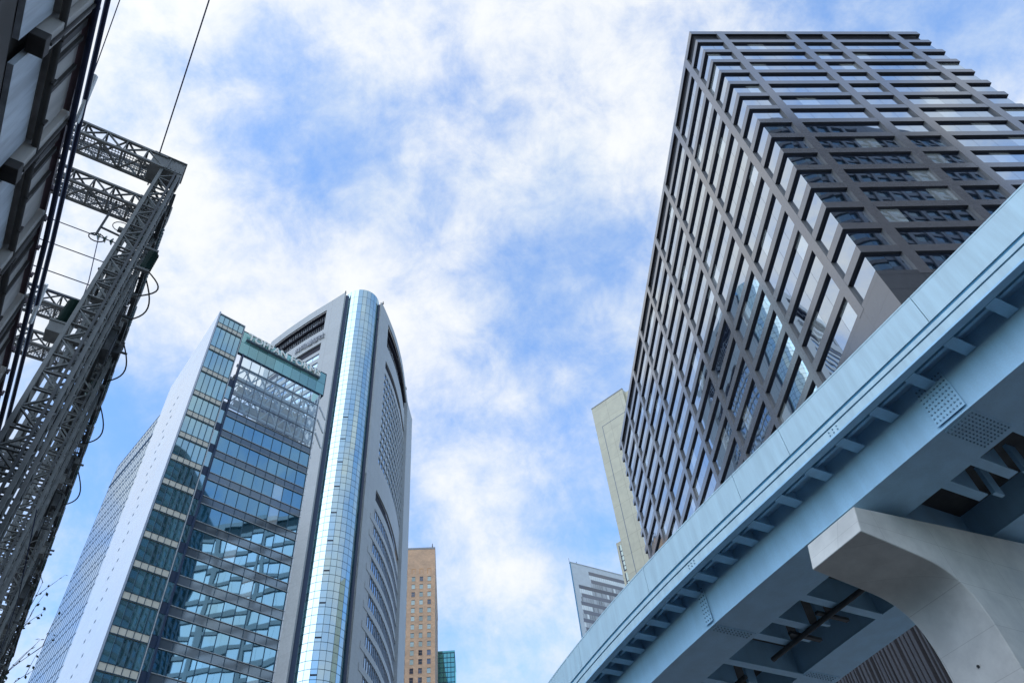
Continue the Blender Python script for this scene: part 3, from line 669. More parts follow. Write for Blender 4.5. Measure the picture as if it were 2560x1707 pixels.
for k in range(90):
    u = rr.uniform(8, 27); z = rr.uniform(203.2, 212.6); dpt = rr.choice((-1.4, -2.2, -3.1))
    WL(mb, u, u+rr.uniform(0.3, 1.1), z, z+rr.uniform(0.12, 0.4), off=dpt, th=0.1)
mb.build('roof_framework', M['scaffold'], MT)
# right wall
zt_op = lambda u: 212.8+g_
mb = MB()
WR(mb, 0, 6.6, 0-g_, 217.5); WR(mb, 42.0, 43.6, 0-g_, 217.5)
WR(mb, 6.6, 42.0, 214.0, 217.5)
# the big opening narrows towards the corner: its lower edge and the slot edges slope
def WRs(mb, u0, u1, f0, f1, **k):
    wallpiece(mb, Rp, u0, u1, (lambda u: f0(u)+g_), (lambda u: f1(u)+g_), nrm=nR, slope=RS, step=2.5, **k)
lin = lambda u0, a, u1, b: (lambda u: a+(b-a)*(u-u0)/(u1-u0))
WR(mb, 6.6, 42.0, 194.5, 202.0)
WRs(mb, 6.6, 42.0, lambda u: 188.4, lambda u: 190.8)
zs = 188.4; rows_u = []
while zs > 149: rows_u.append(zs); WR(mb, 5.2, 42.0, zs-3.3, zs-2.5); zs -= 3.3
WR(mb, 5.2, 42.0, 139.8, zs)
WR(mb, 5.2, 42.0, 133.2, 136.0)
zl = 133.2; rows_d = []
while zl > 20: rows_d.append(zl); WR(mb, 4.1, 39.5, zl-5.2, zl-3.5, off=0.12, th=0.6); zl -= 5.2
WR(mb, 39.5, 42.0, 0-g_, 139.8); WR(mb, 0, 4.1, 0-g_, 140, off=0.001)
mb.build('right_wall', M['media_wall_l'], MT)
for zt in rows_u:
    mb = MB()
    for k in range(18): WR(mb, 6.3+2.0*k+0.14, 6.3+2.0*(k+1)-0.14, zt-2.5, zt, off=-0.25, th=0.1, step=5)
    mb.build('window', M['media_glass'], MT)
mb = MB()
for k in range(19): WR(mb, 6.3+2.0*k-0.13, 6.3+2.0*k+0.13, 149.5, 188.4, off=-0.03, th=0.3, step=5)
mb.build('window_pier', M['media_wall_l'], MT)
for zt in rows_d:
    mb = MB()
    for k in range(24): WR(mb, 4.2+1.47*k+0.12, 4.2+1.47*(k+1)-0.12, zt-3.5, zt, off=-0.2, th=0.1, step=5)
    mb.build('window', M['media_glass'], MT)
mb = MB()
for k in range(25): WR(mb, 4.2+1.47*k-0.06, 4.2+1.47*k+0.06, 20, 133.2, off=0.0, th=0.3, step=5)
mb.build('window_mullion', M['scaffold'], MT)
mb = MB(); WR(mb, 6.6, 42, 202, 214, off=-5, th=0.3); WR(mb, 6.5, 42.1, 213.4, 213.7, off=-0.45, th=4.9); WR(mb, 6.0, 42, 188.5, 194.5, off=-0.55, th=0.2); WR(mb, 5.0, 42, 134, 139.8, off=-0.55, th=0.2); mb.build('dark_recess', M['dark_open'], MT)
mb = MB()
for k in range(30):
    u = 7+k*1.15; p, d = poly_at(Rp, u); nn = Vector((d.y,-d.x))*nR
    for dpt in (-1.6,): q = p+nn*dpt; mb.bar((q.x,q.y,(202.5+g_)*RS(u)), (q.x,q.y,(213.9+g_)*RS(u)), 0.1)
for z in (204, 205.5, 207, 208.5, 210, 211.5): WR(mb, 6.8, 41.8, z, z+0.1, off=-1.6, th=0.1)
for k in range(60):
    u = rr.uniform(7.5, 38); z = rr.uniform(202.4, 212.6); WR(mb, u, u+rr.uniform(0.3, 0.9), z, z+rr.uniform(0.15, 0.5), off=-1.5, th=0.1)
mb.build('roof_framework', M['scaffold'], MT)
# body behind the walls, grooves beside the bay, rear return
mb = MB()
pl = [tuple(poly_at(Lp, u)[0] - Vector((poly_at(Lp, u)[1].y, -poly_at(Lp, u)[1].x))*nL*5.6) for u in (0.5, 8, 16, 24, 35)]
prr = [tuple(poly_at(Rp, u)[0] - Vector((poly_at(Rp, u)[1].y, -poly_at(Rp, u)[1].x))*nR*5.6) for u in (42, 30, 20, 10, 0.5)]
mb.prism(pl + prr, 0, 202.0, 0); mb.build('core', M['navy'], MT)
mb = MB(); aL = Lp[0]; aR = Rp[0]
mb.prism([mt(-55.2,152.7), mt(-53.2,153.7), mt(-51,158), mt(-56,157)], 0, 216.8+g_); mb.build('groove', M['navy'], MT)
mb = MB(); mb.prism([mt(-44.1,158.5), mt(-45.8,158.2), mt(-49,160), mt(-45.2,163)], 0, 216.8+g_); mb.build('groove', M['navy'], MT)
e = Rp[-1]; mb = MB(); mb.prism([(e[0]-0.4, e[1]), (e[0]+0.9, e[1]+0.2), (e[0]+1.0, e[1]+9), (e[0]-2, e[1]+9)], 0, 203+g_); mb.build('rear_return', M['media_wall_l'], MT)
mb = MB()
mb.prism([tuple(poly_at(Lp, u)[0] - Vector((poly_at(Lp, u)[1].y, -poly_at(Lp, u)[1].x))*nL*0.45) for u in (0.5, 8, 16, 24, 35)] + [tuple(poly_at(Rp, u)[0] - Vector((poly_at(Rp, u)[1].y, -poly_at(Rp, u)[1].x))*nR*0.45) for u in (42, 30, 20, 10, 0.5)], 208.2+g_, 208.6+g_); mb.build('roof', M['dark_open'], MT)
# bay glazing: panes between two lines per floor
def arcpt(t, r=CR): return (r*cos(t), r*sin(t))
t0, t1, npn = R(-72-126), R(-72+126), 18
zl = []; z = ZM
for k in range(5): zl.append((z-4.2, z)); z -= 4.2
while z > 3: zl += [(z-1.9, z), (z-4.2, z-1.9)]; z -= 4.2
skin = MB()
for z0, z1 in zl:
    for k in range(npn):
        a, b = t0+(t1-t0)*k/npn+0.007, t0+(t1-t0)*(k+1)/npn-0.007
        p, q = arcpt(a), arcpt(b)
        skin.add([(p[0],p[1],z0+0.06),(q[0],q[1],z0+0.06),(q[0],q[1],z1-0.06),(p[0],p[1],z1-0.06)], [(0,1,2,3)])
skin.build('round_bay_glazing', M['cyl_glass'], MT)
mb = MB(); mb.prism([arcpt(2*pi*k/60, CR-0.16) for k in range(60)], 0, ZM-0.02); mb.build('round_bay_frame', M['cyl_line'], MT)
z = ZM-62
while z > 60:
    a, b = t0+(t1-t0)*8/npn, t0+(t1-t0)*9/npn; p, q = arcpt(a, CR+0.02), arcpt(b, CR+0.02); mb = MB()
    mb.add([(p[0],p[1],z-0.2),(q[0],q[1],z-0.2),(q[0],q[1],z+0.2),(p[0],p[1],z+0.2)], [(0,1,2,3)]); mb.build('vent_slot', M['dark_open'], MT)
    z -= 8.4
for p in ((Lp[0][0], Lp[0][1]), (Rp[0][0]+0.3, Rp[0][1]+0.4), (Rp[-1][0], Rp[-1][1])):
    mb = MB(); zt = (217.5 if p[1] < 20 else 210.5)+g_
    mb.tube([(p[0], p[1]+0.4, zt), (p[0], p[1]+0.4, zt+1.0)], [0.3, 0.18], 8); mb.tube([(p[0], p[1]+0.4, zt+1.0), (p[0], p[1]+0.4, zt+1.5)], 0.12, 6)
    mb.build('warning_lamp', M['galv_dark'], MT)
# characters along the band between the two openings
chars = '共同通信社'
for i, ch in enumerate(chars):
    u = 19.6-2.62*i; p, d = poly_at(Lp, u); nn = Vector((d.y,-d.x))*nL
    ang = math.atan2(-d.y, -d.x); q = p+nn*0.35
    text_mesh('sign_character', ch, 2.9, 0.15, M['scaffold'], MT, (q.x, q.y, 197.9+g_), (pi/2, 0, ang), 0.92, 1.0, 0.02)

# ------------------------------------------------------------------ terracotta tower and its neighbours in the distance
BR = thing('tiled_tower', (-45.36, 286.88, GZ), R(7.7), 'slim terracotta tiled tower with small square windows beside the curved tower', 'tower')
ZB = 204.36 - GZ   # local x to the right along the front (heading 82.3), local y away
mb = MB(); mb.box(-22.5, 0, 0, 60, 0, ZB); mb.build('body', M['terracotta'], BR)
mb = MB(); mb.tube([(-1.2, 0.6, ZB+0.9), (-1.2, 0.6, ZB+3.2)], [0.3, 0.15], 6); mb.tube([(-14, 8, ZB+0.9), (-14, 8, ZB+5)], 0.15, 6); mb.build('antenna', M['galv_dark'], BR)
mb = MB(); mb.box(-17, -6, 6, 30, ZB+0.9, ZB+4.5); mb.build('plant_room', M['roof_grey'], BR)
mb = MB(); mb.box(-22.6, 0.1, -0.1, 60.1, ZB, ZB+0.9); mb.build('parapet', M['roof_grey'], BR)
wx = [-13.05-0.05-3.35*3+0.0]
cols = [-3.2-3.38*k for k in range(4)]
ztop = 194.26-GZ-3.79
pale = rr
wcache = {}
for r_ in range(18):
    for c_, x0 in enumerate(cols):
        z1 = ztop-3.72*r_
        dark = (r_, c_) in ((0,1), (2,2), (3,0)) or (r_ > 8 and rr.random() < 0.75)
        key = 'd' if dark else 'p'
        if key not in wcache:
            mb = MB(); mb.box(-0.06, 0, -0.05, 0.0, 0, 2.2); mb.box(1.45, 1.51, -0.05, 0.0, 0, 2.2); mb.box(0, 1.45, -0.045, 0.0, 1.16, 1.2)
            wo = mb.build('window', M['terracotta'], BR)
            mb = MB(); mb.box(0, 1.45, -0.02, 0.0, 0, 1.98); mb.build('pane', M['pane_dark'] if dark else M['pane_pale'], wo)
            mb = MB(); mb.box(-0.03, 1.48, -0.055, 0.0, 1.98, 2.2); mb.build('lintel', M['core_dark'], wo)
            mb = MB(); mb.box(-0.08, 1.53, -0.09, 0.0, -0.12, 0.0); mb.build('sill', M['terracotta'], wo)
            wcache[key] = wo
        else: wo = copy_tree(wcache[key], BR)
        wo.location = (x0, 0, z1-2.2)
for x0 in cols:
    z1 = ztop+4.0
    mb = MB(); t_ = 0.1
    mb.box(x0-0.05, x0+1.5, -0.03, 0.0, z1-0.2, z1); mb.box(x0-0.1, x0+0.1, -0.03, 0.0, z1-2.7, z1-0.2); mb.box(x0+1.42, x0+1.52, -0.03, 0, z1-2.7, z1-0.2)
    mb.build('blind_window', M['orange'], BR)
mb = MB()
for z in range(30, 200, 4): mb.box(0.0, 0.04, 3, 57, z, z+0.35)
for yy in range(4, 58, 6): mb.box(0.0, 0.05, yy, yy+0.8, 20, ZB-8)
mb.build('side_groove', M['conc'], BR)

GB = thing('green_glass_tower', (-49, 350, GZ), R(6), 'green glass tower peeping out behind the terracotta tower', 'tower')
mb = MB(); mb.box(-12, 3.2, 0, 20, 0, 189.2-GZ); mb.build('curtain_wall', M['green_glass'], GB)
mb = MB()
for k in range(9): mb.box(-11+k*1.75-0.12, -11+k*1.75+0.12, -0.06, 0, 0, 189.2-GZ)
z = 189-GZ
while z > 100: mb.box(-12, 3.2, -0.05, 0, z-0.35, z); z -= 2.4
mb.build('mullion', M['mullion'], GB)
mb = MB(); mb.box(-12.1, 3.3, -0.1, 20.1, 189.2-GZ, 190-GZ); mb.build('parapet', M['green_glass'], GB)

BG = thing('stone_tower', (21.25, 165.0, GZ), R(-37.4), 'pale beige stone tower standing behind the granite grid tower', 'tower')
ZG = 160.07-GZ
mb = MB(); mb.box(0, 11.55, 0, 16, 0, ZG); mb.build('body', M['stone_beige'], BG)
mb = MB(); mb.box(11.56, 30, 0.9, 18, 0, ZG-1.0); mb.build('rear_body', M['stone_beige'], BG)
mb = MB(); mb.box(-0.06, 11.6, -0.08, 0.5, ZG, ZG+0.35); mb.box(-0.06, 0.4, 0.5, 16, ZG, ZG+0.35); mb.build('coping', M['roof_grey'], BG)
mb = MB(); mb.box(2.2, 2.36, -0.03, 0, 10, ZG-8.6); mb.box(2.2, 11.5, -0.03, 0, ZG-8.76, ZG-8.6); mb.build('joint_groove', M['slot'], BG)
mb = MB(); mb.box(-1.9, -0.01, 0.6, 14, 0, 113.7-GZ); mb.build('low_wing', M['stone_beige'], BG)
for z0, z1 in ((105.5, 112.6), (97, 104.6), (88, 96)):
    mb = MB(); mb.box(-1.2, -0.45, 0.57, 0.6, z0-GZ, z1-GZ); mb.box(-1.24, -1.0, 0.5, 0.6, z0-GZ, z1-GZ, 1); mb.box(-1.24, -0.45, 0.5, 0.6, z0-GZ-0.3, z0-GZ, 1)
    for k in range(4): mb.box(-1.24, -0.45, 0.53, 0.6, z0-GZ+1.4*k+1, z0-GZ+1.4*k+1.2, 1)
    mb.build('window', [M['pane_pale'], M['navy']], BG)

SG = thing('slanted_glass_tower', (13.88, 300.0, GZ), R(33.5), 'distant smoky glass tower with pale pointed corner, low behind the guideway', 'tower')
ZS = 197.81-GZ
mb = MB()   # screen wall whose left edge splays outward towards the street
V = [(1.2,0,0),(46,0,0),(46,25,0),(24,25,0),(0,0,ZS),(46,0,ZS),(46,25,ZS),(24,25,ZS)]
mb.add(V, [(0,3,2,1),(4,5,6,7),(0,1,5,4),(1,2,6,5),(2,3,7,6),(3,0,4,7)]); mb.build('screen_wall', M['sail_pale'], SG)
rs = random.Random(11)
z = ZS-2.6; r_ = 0
while z > 110:
    x0 = (9.5, 9.5, 3.0, 3.2, 2.8)[r_] if r_ < 5 else 2.6
    mb = MB(); mb.box(x0+(0.6 if r_ % 2 else 0), 45.5, -0.06, 0, z-1.75, z); mb.build('spandrel', M['sail_dark'], SG)
    x = x0; row = {0: (9, 40), 2: (0, 9.5), 4: (0, 7.5), 6: (0, 3), 8: (0, 6)}.get(r_, (0, 0))
    mb = MB()
    while x < 45:
        has_blind = row[0] <= x <= row[1] or rs.random() < 0.08  # panes with white blinds: fixed runs plus a random few
        mb.box(x, x+0.95, -0.04, 0, z-3.9, z-1.85, 1 if has_blind else 0); x += 1.12
    mb.build('window', [M['sail_mid'], M['sail_blind']], SG)
    z -= 4.05; r_ += 1
mb = MB(); mb.box(-0.1, 46, -0.15, 0.3, ZS, ZS+0.4); mb.build('coping', M['mull_light'], SG)
mb = MB(); mb.bar((0.05, -0.02, ZS), (1.25, -0.02, 0), 0.35, 0.3); mb.build('edge_fin', M['blue_stripe'], SG)
mb = MB(); mb.tube([(0.5, 1, ZS), (0.5, 1, ZS+3)], 0.08, 6); mb.tube([(4.5, 1, ZS), (4.5, 1, ZS+2)], 0.12, 6); mb.build('antenna', M['galv_dark'], SG)

# ------------------------------------------------------------------ towers off to the right, known only from their reflections
def slab_tower(name, loc, rz, w, d, h, label, round_=0.0, mat_w=None, mat_g=None, fl=4.0, bay=4.6):
    t = thing(name, loc, rz, label, 'office tower')
    if round_:
        def rr_(k, off):
            P = []
            for cx_, cy_, a0 in ((w-round_, d-round_, 0), (round_, d-round_, 90), (round_, round_, 180), (w-round_, round_, 270)):
                for j in range(7): a = R(a0+15*j); P.append((cx_+(round_+off)*cos(a), cy_+(round_+off)*sin(a)))
            return P
        mb = MB(); mb.prism(rr_(0, -0.3), 0, h); mb.build('glazing', mat_g, t)
        mb = MB(); z = 2
        while z < h-6: mb.prism(rr_(0, 0), z, z+1.3); z += fl
        mb.prism(rr_(0, 0.1), h-3, h); mb.build('floor_band', mat_w, t)
        mb = MB(); x = round_
        while x <= w-round_+0.1: mb.box(x-0.5, x+0.5, d-0.1, d+0.25, 0, h-3); mb.box(x-0.5, x+0.5, -0.25, 0.1, 0, h-3); x += bay
        y = round_
        while y <= d-round_+0.1: mb.box(-0.25, 0.1, y-0.5, y+0.5, 0, h-3); mb.box(w-0.1, w+0.25, y-0.5, y+0.5, 0, h-3); y += bay
        mb.build('pier', mat_w, t)
    return t
slab_tower('dark_glass_tower', (-102, 139, GZ), 0, 22, 22, 134, 'dark teal glass tower mirrored in the left side of the round glass bay', 3, M['office_dark'], M['round_tower_glass'])
slab_tower('round_cornered_tower', (86, -36, GZ), 0, 66, 36, 203, 'dark round cornered tower mirrored in the granite tower windows', 9, M['office_dark'], M['round_tower_glass'])


# ------------------------------------------------------------------ railway on the left: viaduct wall, gantries, feeders, wires
RA = R(36.0)
def rail(x, y, z=0.0): return (x*cos(RA)-y*sin(RA), x*sin(RA)+y*cos(RA), z+GZ)
VW = thing('viaduct_wall', rail(-2.26, 0), RA, 'grimy railway viaduct wall of ribbed panels and posts along the left edge', 'wall')
zt = 10.0-GZ
mb = MB(); mb.box(-0.95, -0.45, -25, 70, 0, zt-2.35); mb.build('base_wall', M['conc'], VW)
mb = MB(); mb.box(-1.5, -0.12, -25, 70, zt-2.55, zt-2.15); mb.box(-0.42, -0.12, -25, 70, zt-2.8, zt-2.55); mb.build('edge_girder', M['wall_dark'], VW)
Y0 = 4.5-1.66*12
for k in range(38):
    y = Y0+1.66*k
    mb = MB(); mb.box(-0.16, -0.10, y+0.14, y+1.52, zt-1.98, zt-1.12); mb.build('pale_panel', M['wall_pale'], VW)
    mb = MB(); mb.box(-0.12, -0.04, y+0.12, y+1.54, zt-1.02, zt-0.06)
    for j, w_ in ((0.22, 0.10), (0.46, 0.06), (0.86, 0.05)): mb.box(-0.04, 0.0, y+j, y+j+w_, zt-1.0, zt-0.08, 1)  # dark battens stand in for the shading stripes beside each post
    mb.build('ribbed_panel', [M['wall_brown'], M['wall_dark']], VW)
    mb = MB(); mb.box(-0.14, 0.03, y-0.10, y+0.11, zt-1.62, zt+0.02); mb.box(-0.13, 0.045, y-0.11, y+0.12, zt-1.67, zt-1.5, 1); mb.box(0.0, 0.06, y-0.015, y+0.03, zt-1.5, zt, 1)
    mb.build('post', [M['wall_brown'], M['wall_dark']], VW, bevel=0.01)
mb = MB(); mb.tube([(0.0, -25, zt-1.07), (0.0, 70, zt-1.07)], 0.045, 8); mb.build('conduit', M['wall_dark'], VW, smooth=True)
mb = MB(); mb.box(-0.32, -0.22, -25, 70, zt-2.2, zt-0.1); mb.build('backing_wall', M['wall_dark'], VW)
mb = MB(); mb.box(-0.06, 0.03, -25, 70, zt-0.04, zt+0.05)
y = -24.0
while y < 60: mb.box(0.03, 0.065, y, y+0.03, zt-0.02, zt+0.08); y += 0.55
mb.build('gutter', M['gutter'], VW)
mb = MB()
y = -24.0
while y < 60: mb.box(0.03, 0.06, y, y+0.025, zt-1.12, zt-1.0); y += 0.55
mb.build('conduit_clip', M['wall_dark'], VW)

M['grating'], t_, b_ = new_mat('walkway_grating')
b_.inputs['Base Color'].default_value = (0.30, 0.32, 0.33, 1); b_.inputs['Roughness'].default_value = 0.6
tcn = N(t_, 'ShaderNodeTexCoord'); mp = N(t_, 'ShaderNodeMapping'); lk(t_, tcn.outputs['Object'], mp.inputs[0])
wv = []
sp_ = N(t_, 'ShaderNodeSeparateXYZ'); lk(t_, tcn.outputs['Object'], sp_.inputs[0])
for c_ in (sp_.outputs[0], mth(t_, 'ADD', sp_.outputs[1], sp_.outputs[2])): wv.append(mth(t_, 'LESS_THAN', mth(t_, 'FRACT', mth(t_, 'MULTIPLY', c_, 14.0)), 0.25))
al_ = mth(t_, 'MAXIMUM', wv[0], wv[1])
lk(t_, al_, b_.inputs['Alpha'])

ZG_ = 19.0-GZ
def lattice(mb, A, B, n, w0, w1, chord, diag, axes):
    """four-chord lattice from A to B; axes are the two cross directions, widths taper from w0 to w1"""
    A, B = Vector(A), Vector(B); ax, ay = Vector(axes[0]), Vector(axes[1])
    def pt(t, i, j): w = (w0[0]+(w1[0]-w0[0])*t, w0[1]+(w1[1]-w0[1])*t); return A+(B-A)*t+ax*(i*w[0]/2)+ay*(j*w[1]/2)
    for i in (-1, 1):
        for j in (-1, 1):
            mb.bar(pt(0,i,j), pt(1,i,j), chord, chord, up=ax)
    for k in range(n):
        a, b = k/n, (k+1)/n
        for (i0,j0,i1,j1) in ((-1,-1,1,-1),(1,-1,1,1),(1,1,-1,1),(-1,1,-1,-1)):
            s = k % 2
            mb.bar(pt(a,i0,j0) if s else pt(a,i1,j1), pt(b,i1,j1) if s else pt(b,i0,j0), diag, diag*0.5)
            mb.bar(pt(b,i0,j0), pt(b,i1,j1), diag, diag*0.5)
def insulator(mb, p, q, r, n=7, m=0):
    p, q = Vector(p), Vector(q); P = []; Rr = []
    for k in range(n*2+1):
        P.append(p+(q-p)*(k/(n*2))); Rr.append(r if k % 2 else r*0.45)
    mb.tube(P, Rr, 10, m)
def gantry(y, label):
    g = thing('catenary_gantry', rail(-1.63, y+0.25), RA, label, 'gantry', 'catenary gantries along the viaduct')
    mb = MB(); lattice(mb, (-0.04, 0, 0), (0, 0, ZG_-0.5), 44, (0.56, 0.52), (0.42, 0.44), 0.075, 0.05, ((1,0,0),(0,1,0))); mb.build('post', M['galv'], g)
    mb = MB(); lattice(mb, (-0.2, 0, ZG_-0.27), (-13.0, 0, ZG_-0.27), 26, (0.56, 0.5), (0.56, 0.5), 0.07, 0.05, ((0,1,0),(0,0,1))); mb.build('beam', M['galv'], g)
    mb = MB(); mb.box(-12.8, -0.5, -0.24, 0.24, ZG_-0.42, ZG_-0.415); mb.box(-12.8, -0.5, 0.252, 0.256, ZG_-0.5, ZG_-0.05); mb.build('walkway_grating', M['grating'], g)
    mb = MB()
    mb.box(-0.52, 0.26, -0.28, -0.26, ZG_-0.5, ZG_); mb.box(-0.52, 0.26, 0.26, 0.28, ZG_-0.5, ZG_); mb.box(0.23, 0.26, -0.26, 0.26, ZG_-0.6, ZG_); mb.box(-0.14, -0.11, -0.3, -0.28, ZG_-0.5, ZG_)
    mb.box(-0.52, 0.26, -0.26, 0.26, ZG_-0.53, ZG_-0.5); mb.box(-0.54, 0.28, -0.32, 0.32, ZG_, ZG_+0.03)
    for k in range(7):
        mb.tube([(-0.47+0.11*k, -0.28, ZG_-0.06), (-0.47+0.11*k, -0.30, ZG_-0.06)], 0.013, 6); mb.tube([(-0.47+0.11*k, -0.28, ZG_-0.44), (-0.47+0.11*k, -0.30, ZG_-0.44)], 0.013, 6)
    mb.build('gusset_box', M['galv'], g)
    mb = MB(); mb.box(0.1, 0.15, -0.33, -0.28, 8, ZG_-0.6); mb.build('cable_duct', M['galv_dark'], g)
    mb = MB(); mb.box(-4.05, -3.5, -0.34, -0.31, ZG_-0.03, ZG_+0.12); mb.build('orange_plate', M['orange'], g)
    return g
gy = [(11.7, 'nearest lattice gantry with a box beam reaching left over the viaduct wall'),
      (13.15, 'second lattice gantry just behind the nearest one, its beam above the insulator string'),
      (17.45, 'third lattice gantry whose short beam shows beside the green transformer'),
      (19.2, 'fourth lattice gantry whose beam shows low beside the pale cable tag'),
      (24.5, 'fifth lattice gantry farther along the viaduct, half hidden by equipment'),
      (31.0, 'farthest lattice gantry along the viaduct near the lower left corner')]
for y, lb in gy: gantry(y, lb)
# feeder truss along the top of the posts
FT = thing('feeder_truss', rail(-1.75, 12.3), RA, 'long dark truss carrying switchgear along the tops of the gantry posts', 'truss')
mb = MB(); lattice(mb, (0.1, 0, ZG_-1.0), (0.1, 34, ZG_-1.0), 44, (0.55, 0.9), (0.55, 0.9), 0.09, 0.06, ((1,0,0),(0,0,1))); mb.build('frame', M['galv_dark'], FT)
mb = MB(); mb.box(-0.15, 0.3, 0.2, 33.5, ZG_-1.5, ZG_-1.45); mb.build('walkway_grating', M['grating'], FT)
mb = MB()
rg = random.Random(5)
y = 0.9
while y < 33:
    mb = MB(); mb.box(-0.5, 0.42, y, y+0.1, ZG_-1.62, ZG_-1.5); mb.box(0.3, 0.42, y-0.2, y+0.3, ZG_-0.5-rg.random()*0.4, ZG_-0.1); mb.bar((0.36, y+0.05, ZG_-1.55), (0.36, y+0.05, ZG_-0.3), 0.06)
    mb.build('cross_arm', M['galv'], FT); y += 0.95
for k in range(34):   # clamps, junction boxes and short insulators crowding the truss
    y = 0.6+0.95*k+rg.uniform(-0.3, 0.3); x = rg.uniform(-0.35, 0.3); z = ZG_-rg.uniform(1.7, 4.2); mb = MB()
    if k % 3 == 0:
        insulator(mb, (x, y, z), (x+rg.uniform(-0.1, 0.1), y, z+0.6), 0.1, 6); mb.bar((x, y, z+0.5), (x, y, ZG_-1.5), 0.05); mb.build('insulator', M['porcelain'], FT)
    else:
        w, h = rg.uniform(0.12, 0.25), rg.uniform(0.2, 0.5); mb.box(x-w, x+w, y-0.15, y+0.15, z, z+h); mb.box(x-w-0.02, x+w+0.02, y-0.17, y+0.17, z+h, z+h+0.03); mb.bar((x, y, z+h), (x, y, ZG_-1.5), 0.06); mb.bar((x-0.4, y, z+h*0.5), (x+0.4, y, z+h*0.5), 0.05)
        mb.build('junction_box', M['galv_dark' if k % 2 else 'galv'], FT)
for k in range(22):
    y = 1.0+1.5*k; mb = MB()
    insulator(mb, (0.36, y, ZG_-0.75), (0.36, y+0.75, ZG_-0.75), 0.11, 7); mb.build('insulator', M['porcelain'], FT)
for k in range(16):
    y = 2.2+1.95*k; mb = MB(); h = 0.45+rg.random()*0.5
    mb.box(-0.28, 0.28, y, y+0.6, ZG_-1.7-h, ZG_-1.65); mb.box(-0.32, 0.32, y-0.03, y+0.63, ZG_-1.72, ZG_-1.62)
    for j in range(5): mb.box(0.28, 0.31, y+0.06+0.11*j, y+0.10+0.11*j, ZG_-1.66-h, ZG_-1.75)
    mb.box(-0.1, 0.1, y-0.07, y, ZG_-1.6-h*0.6, ZG_-1.8)
    o = mb.build('switchgear_box', M['galv_dark' if k % 3 else 'galv'], FT, bevel=0.015)
for k, (p, q, sag, r_) in enumerate([((-0.2, 1.5, ZG_-2.0), (-0.5, 14, ZG_-3.2), 1.2, 0.05), ((0.1, 3.5, ZG_-2.2), (-0.3, 20, ZG_-3.0), 1.6, 0.055), ((0.2, 6, ZG_-1.9), (-0.2, 26, ZG_-2.6), 1.4, 0.05), ((-0.3, 0.5, ZG_-3.5), (0.1, 12, ZG_-1.9), 0.8, 0.045), ((0.2, 9, ZG_-2.4), (-0.2, 30, ZG_-2.4), 1.8, 0.05)]):
    p, q = Vector(p), Vector(q); mb = MB()
    mb.tube([p+(q-p)*t-Vector((0,0,sag*4*t*(1-t))) for t in [i/14 for i in range(15)]], r_, 7); mb.build('power_cable', M['rubber'], FT, smooth=True)
for k, y in enumerate((2.6, 5.2, 8.2, 11.6)):
    mb = MB(); mb.tube([(0.34+0.42*sin(pi*t), y+0.2+1.1*t, ZG_-0.6-0.9*t-0.25*sin(pi*t)) for t in [i/12 for i in range(13)]], 0.022, 6); mb.build('jumper_loop', M['rubber'], FT, smooth=True)
# equipment clamped to the posts
TR_ = thing('transformer', rail(-2.2, 13.1, 12.95-GZ), RA, 'dark green ribbed transformer on the left side of the second gantry post', 'transformer')
mb = MB(); insulator(mb, (0, 0, 0.35), (0.02, 0, 1.2), 0.16, 14); mb.build('ribbed_body', M['porcelain'], TR_)
mb = MB(); mb.box(-0.2, 0.2, -0.18, 0.18, 0, 0.32); mb.box(-0.22, 0.22, -0.2, 0.2, 0.29, 0.35); mb.build('base_box', M['galv'], TR_, bevel=0.01)
mb = MB(); mb.bar((0.1, 0, 1.5), (0.6, 0, 1.5), 0.1); mb.bar((0.1, 0, 0.1), (0.6, 0, 0.1), 0.1); mb.build('support_arm', M['galv'], TR_)
CI = thing('coil_insulator', rail(-1.25, 13.0, 16.0-GZ), RA, 'black ribbed insulator on the right side of the gantry posts above the first wire loop', 'insulator')
mb = MB(); insulator(mb, (0, 0, 0), (0.02, 0.02, 0.7), 0.14, 7); mb.build('ribbed_body', M['porcelain'], CI)
mb = MB(); mb.bar((-0.3, 0, -0.05), (0.1, 0, -0.05), 0.08); mb.bar((-0.3, 0, 0.8), (0.1, 0, 0.8), 0.08); mb.build('bracket', M['galv'], CI)
mb = MB(); mb.tube([(0.1, 0, -0.05)]+[(0.1+0.35*sin(pi*t), 0, -0.05-1.0*t) for t in [i/10 for i in range(1, 11)]], 0.02, 6); mb.build('jumper_loop', M['rubber'], CI, smooth=True)
HB = thing('insulator_string', rail(-2.1, 13.2, 16.8-GZ), RA, 'horizontal string of dark disc insulators hung left of the post under the second beam', 'insulator')
mb = MB(); P = [(-0.02-0.06*k, 0, -0.0+0.005*k) for k in range(8)]
mb.tube([(0.05,0,0),(-0.62,0,0.03)], 0.015, 6)
for k in range(3): mb.tube([(-0.1-0.15*k,0,0.004),(-0.12-0.15*k,0,0.004),(-0.16-0.15*k,0,0.006)], [0.1,0.09,0.03], 10)
mb.build('discs', M['porcelain'], HB)
mb = MB(); mb.bar((-0.5, 0, 0.05), (-0.5, 0, 1.65), 0.05); mb.bar((-0.5, 0, 0.4), (0.2, 0, 0.3), 0.04); mb.build('hanger_arm', M['galv_dark'], HB)
mb = MB(); mb.tube([(-0.45+0.18*cos(a), 0, -0.05+0.16*sin(a)) for a in [R(30*k) for k in range(13)]], 0.016, 6); mb.tube([(-0.1+0.2*cos(a), 0, 0.7+0.2*sin(a)) for a in [R(60+25*k) for k in range(11)]], 0.012, 6); mb.build('jumper_loop', M['rubber'], HB)
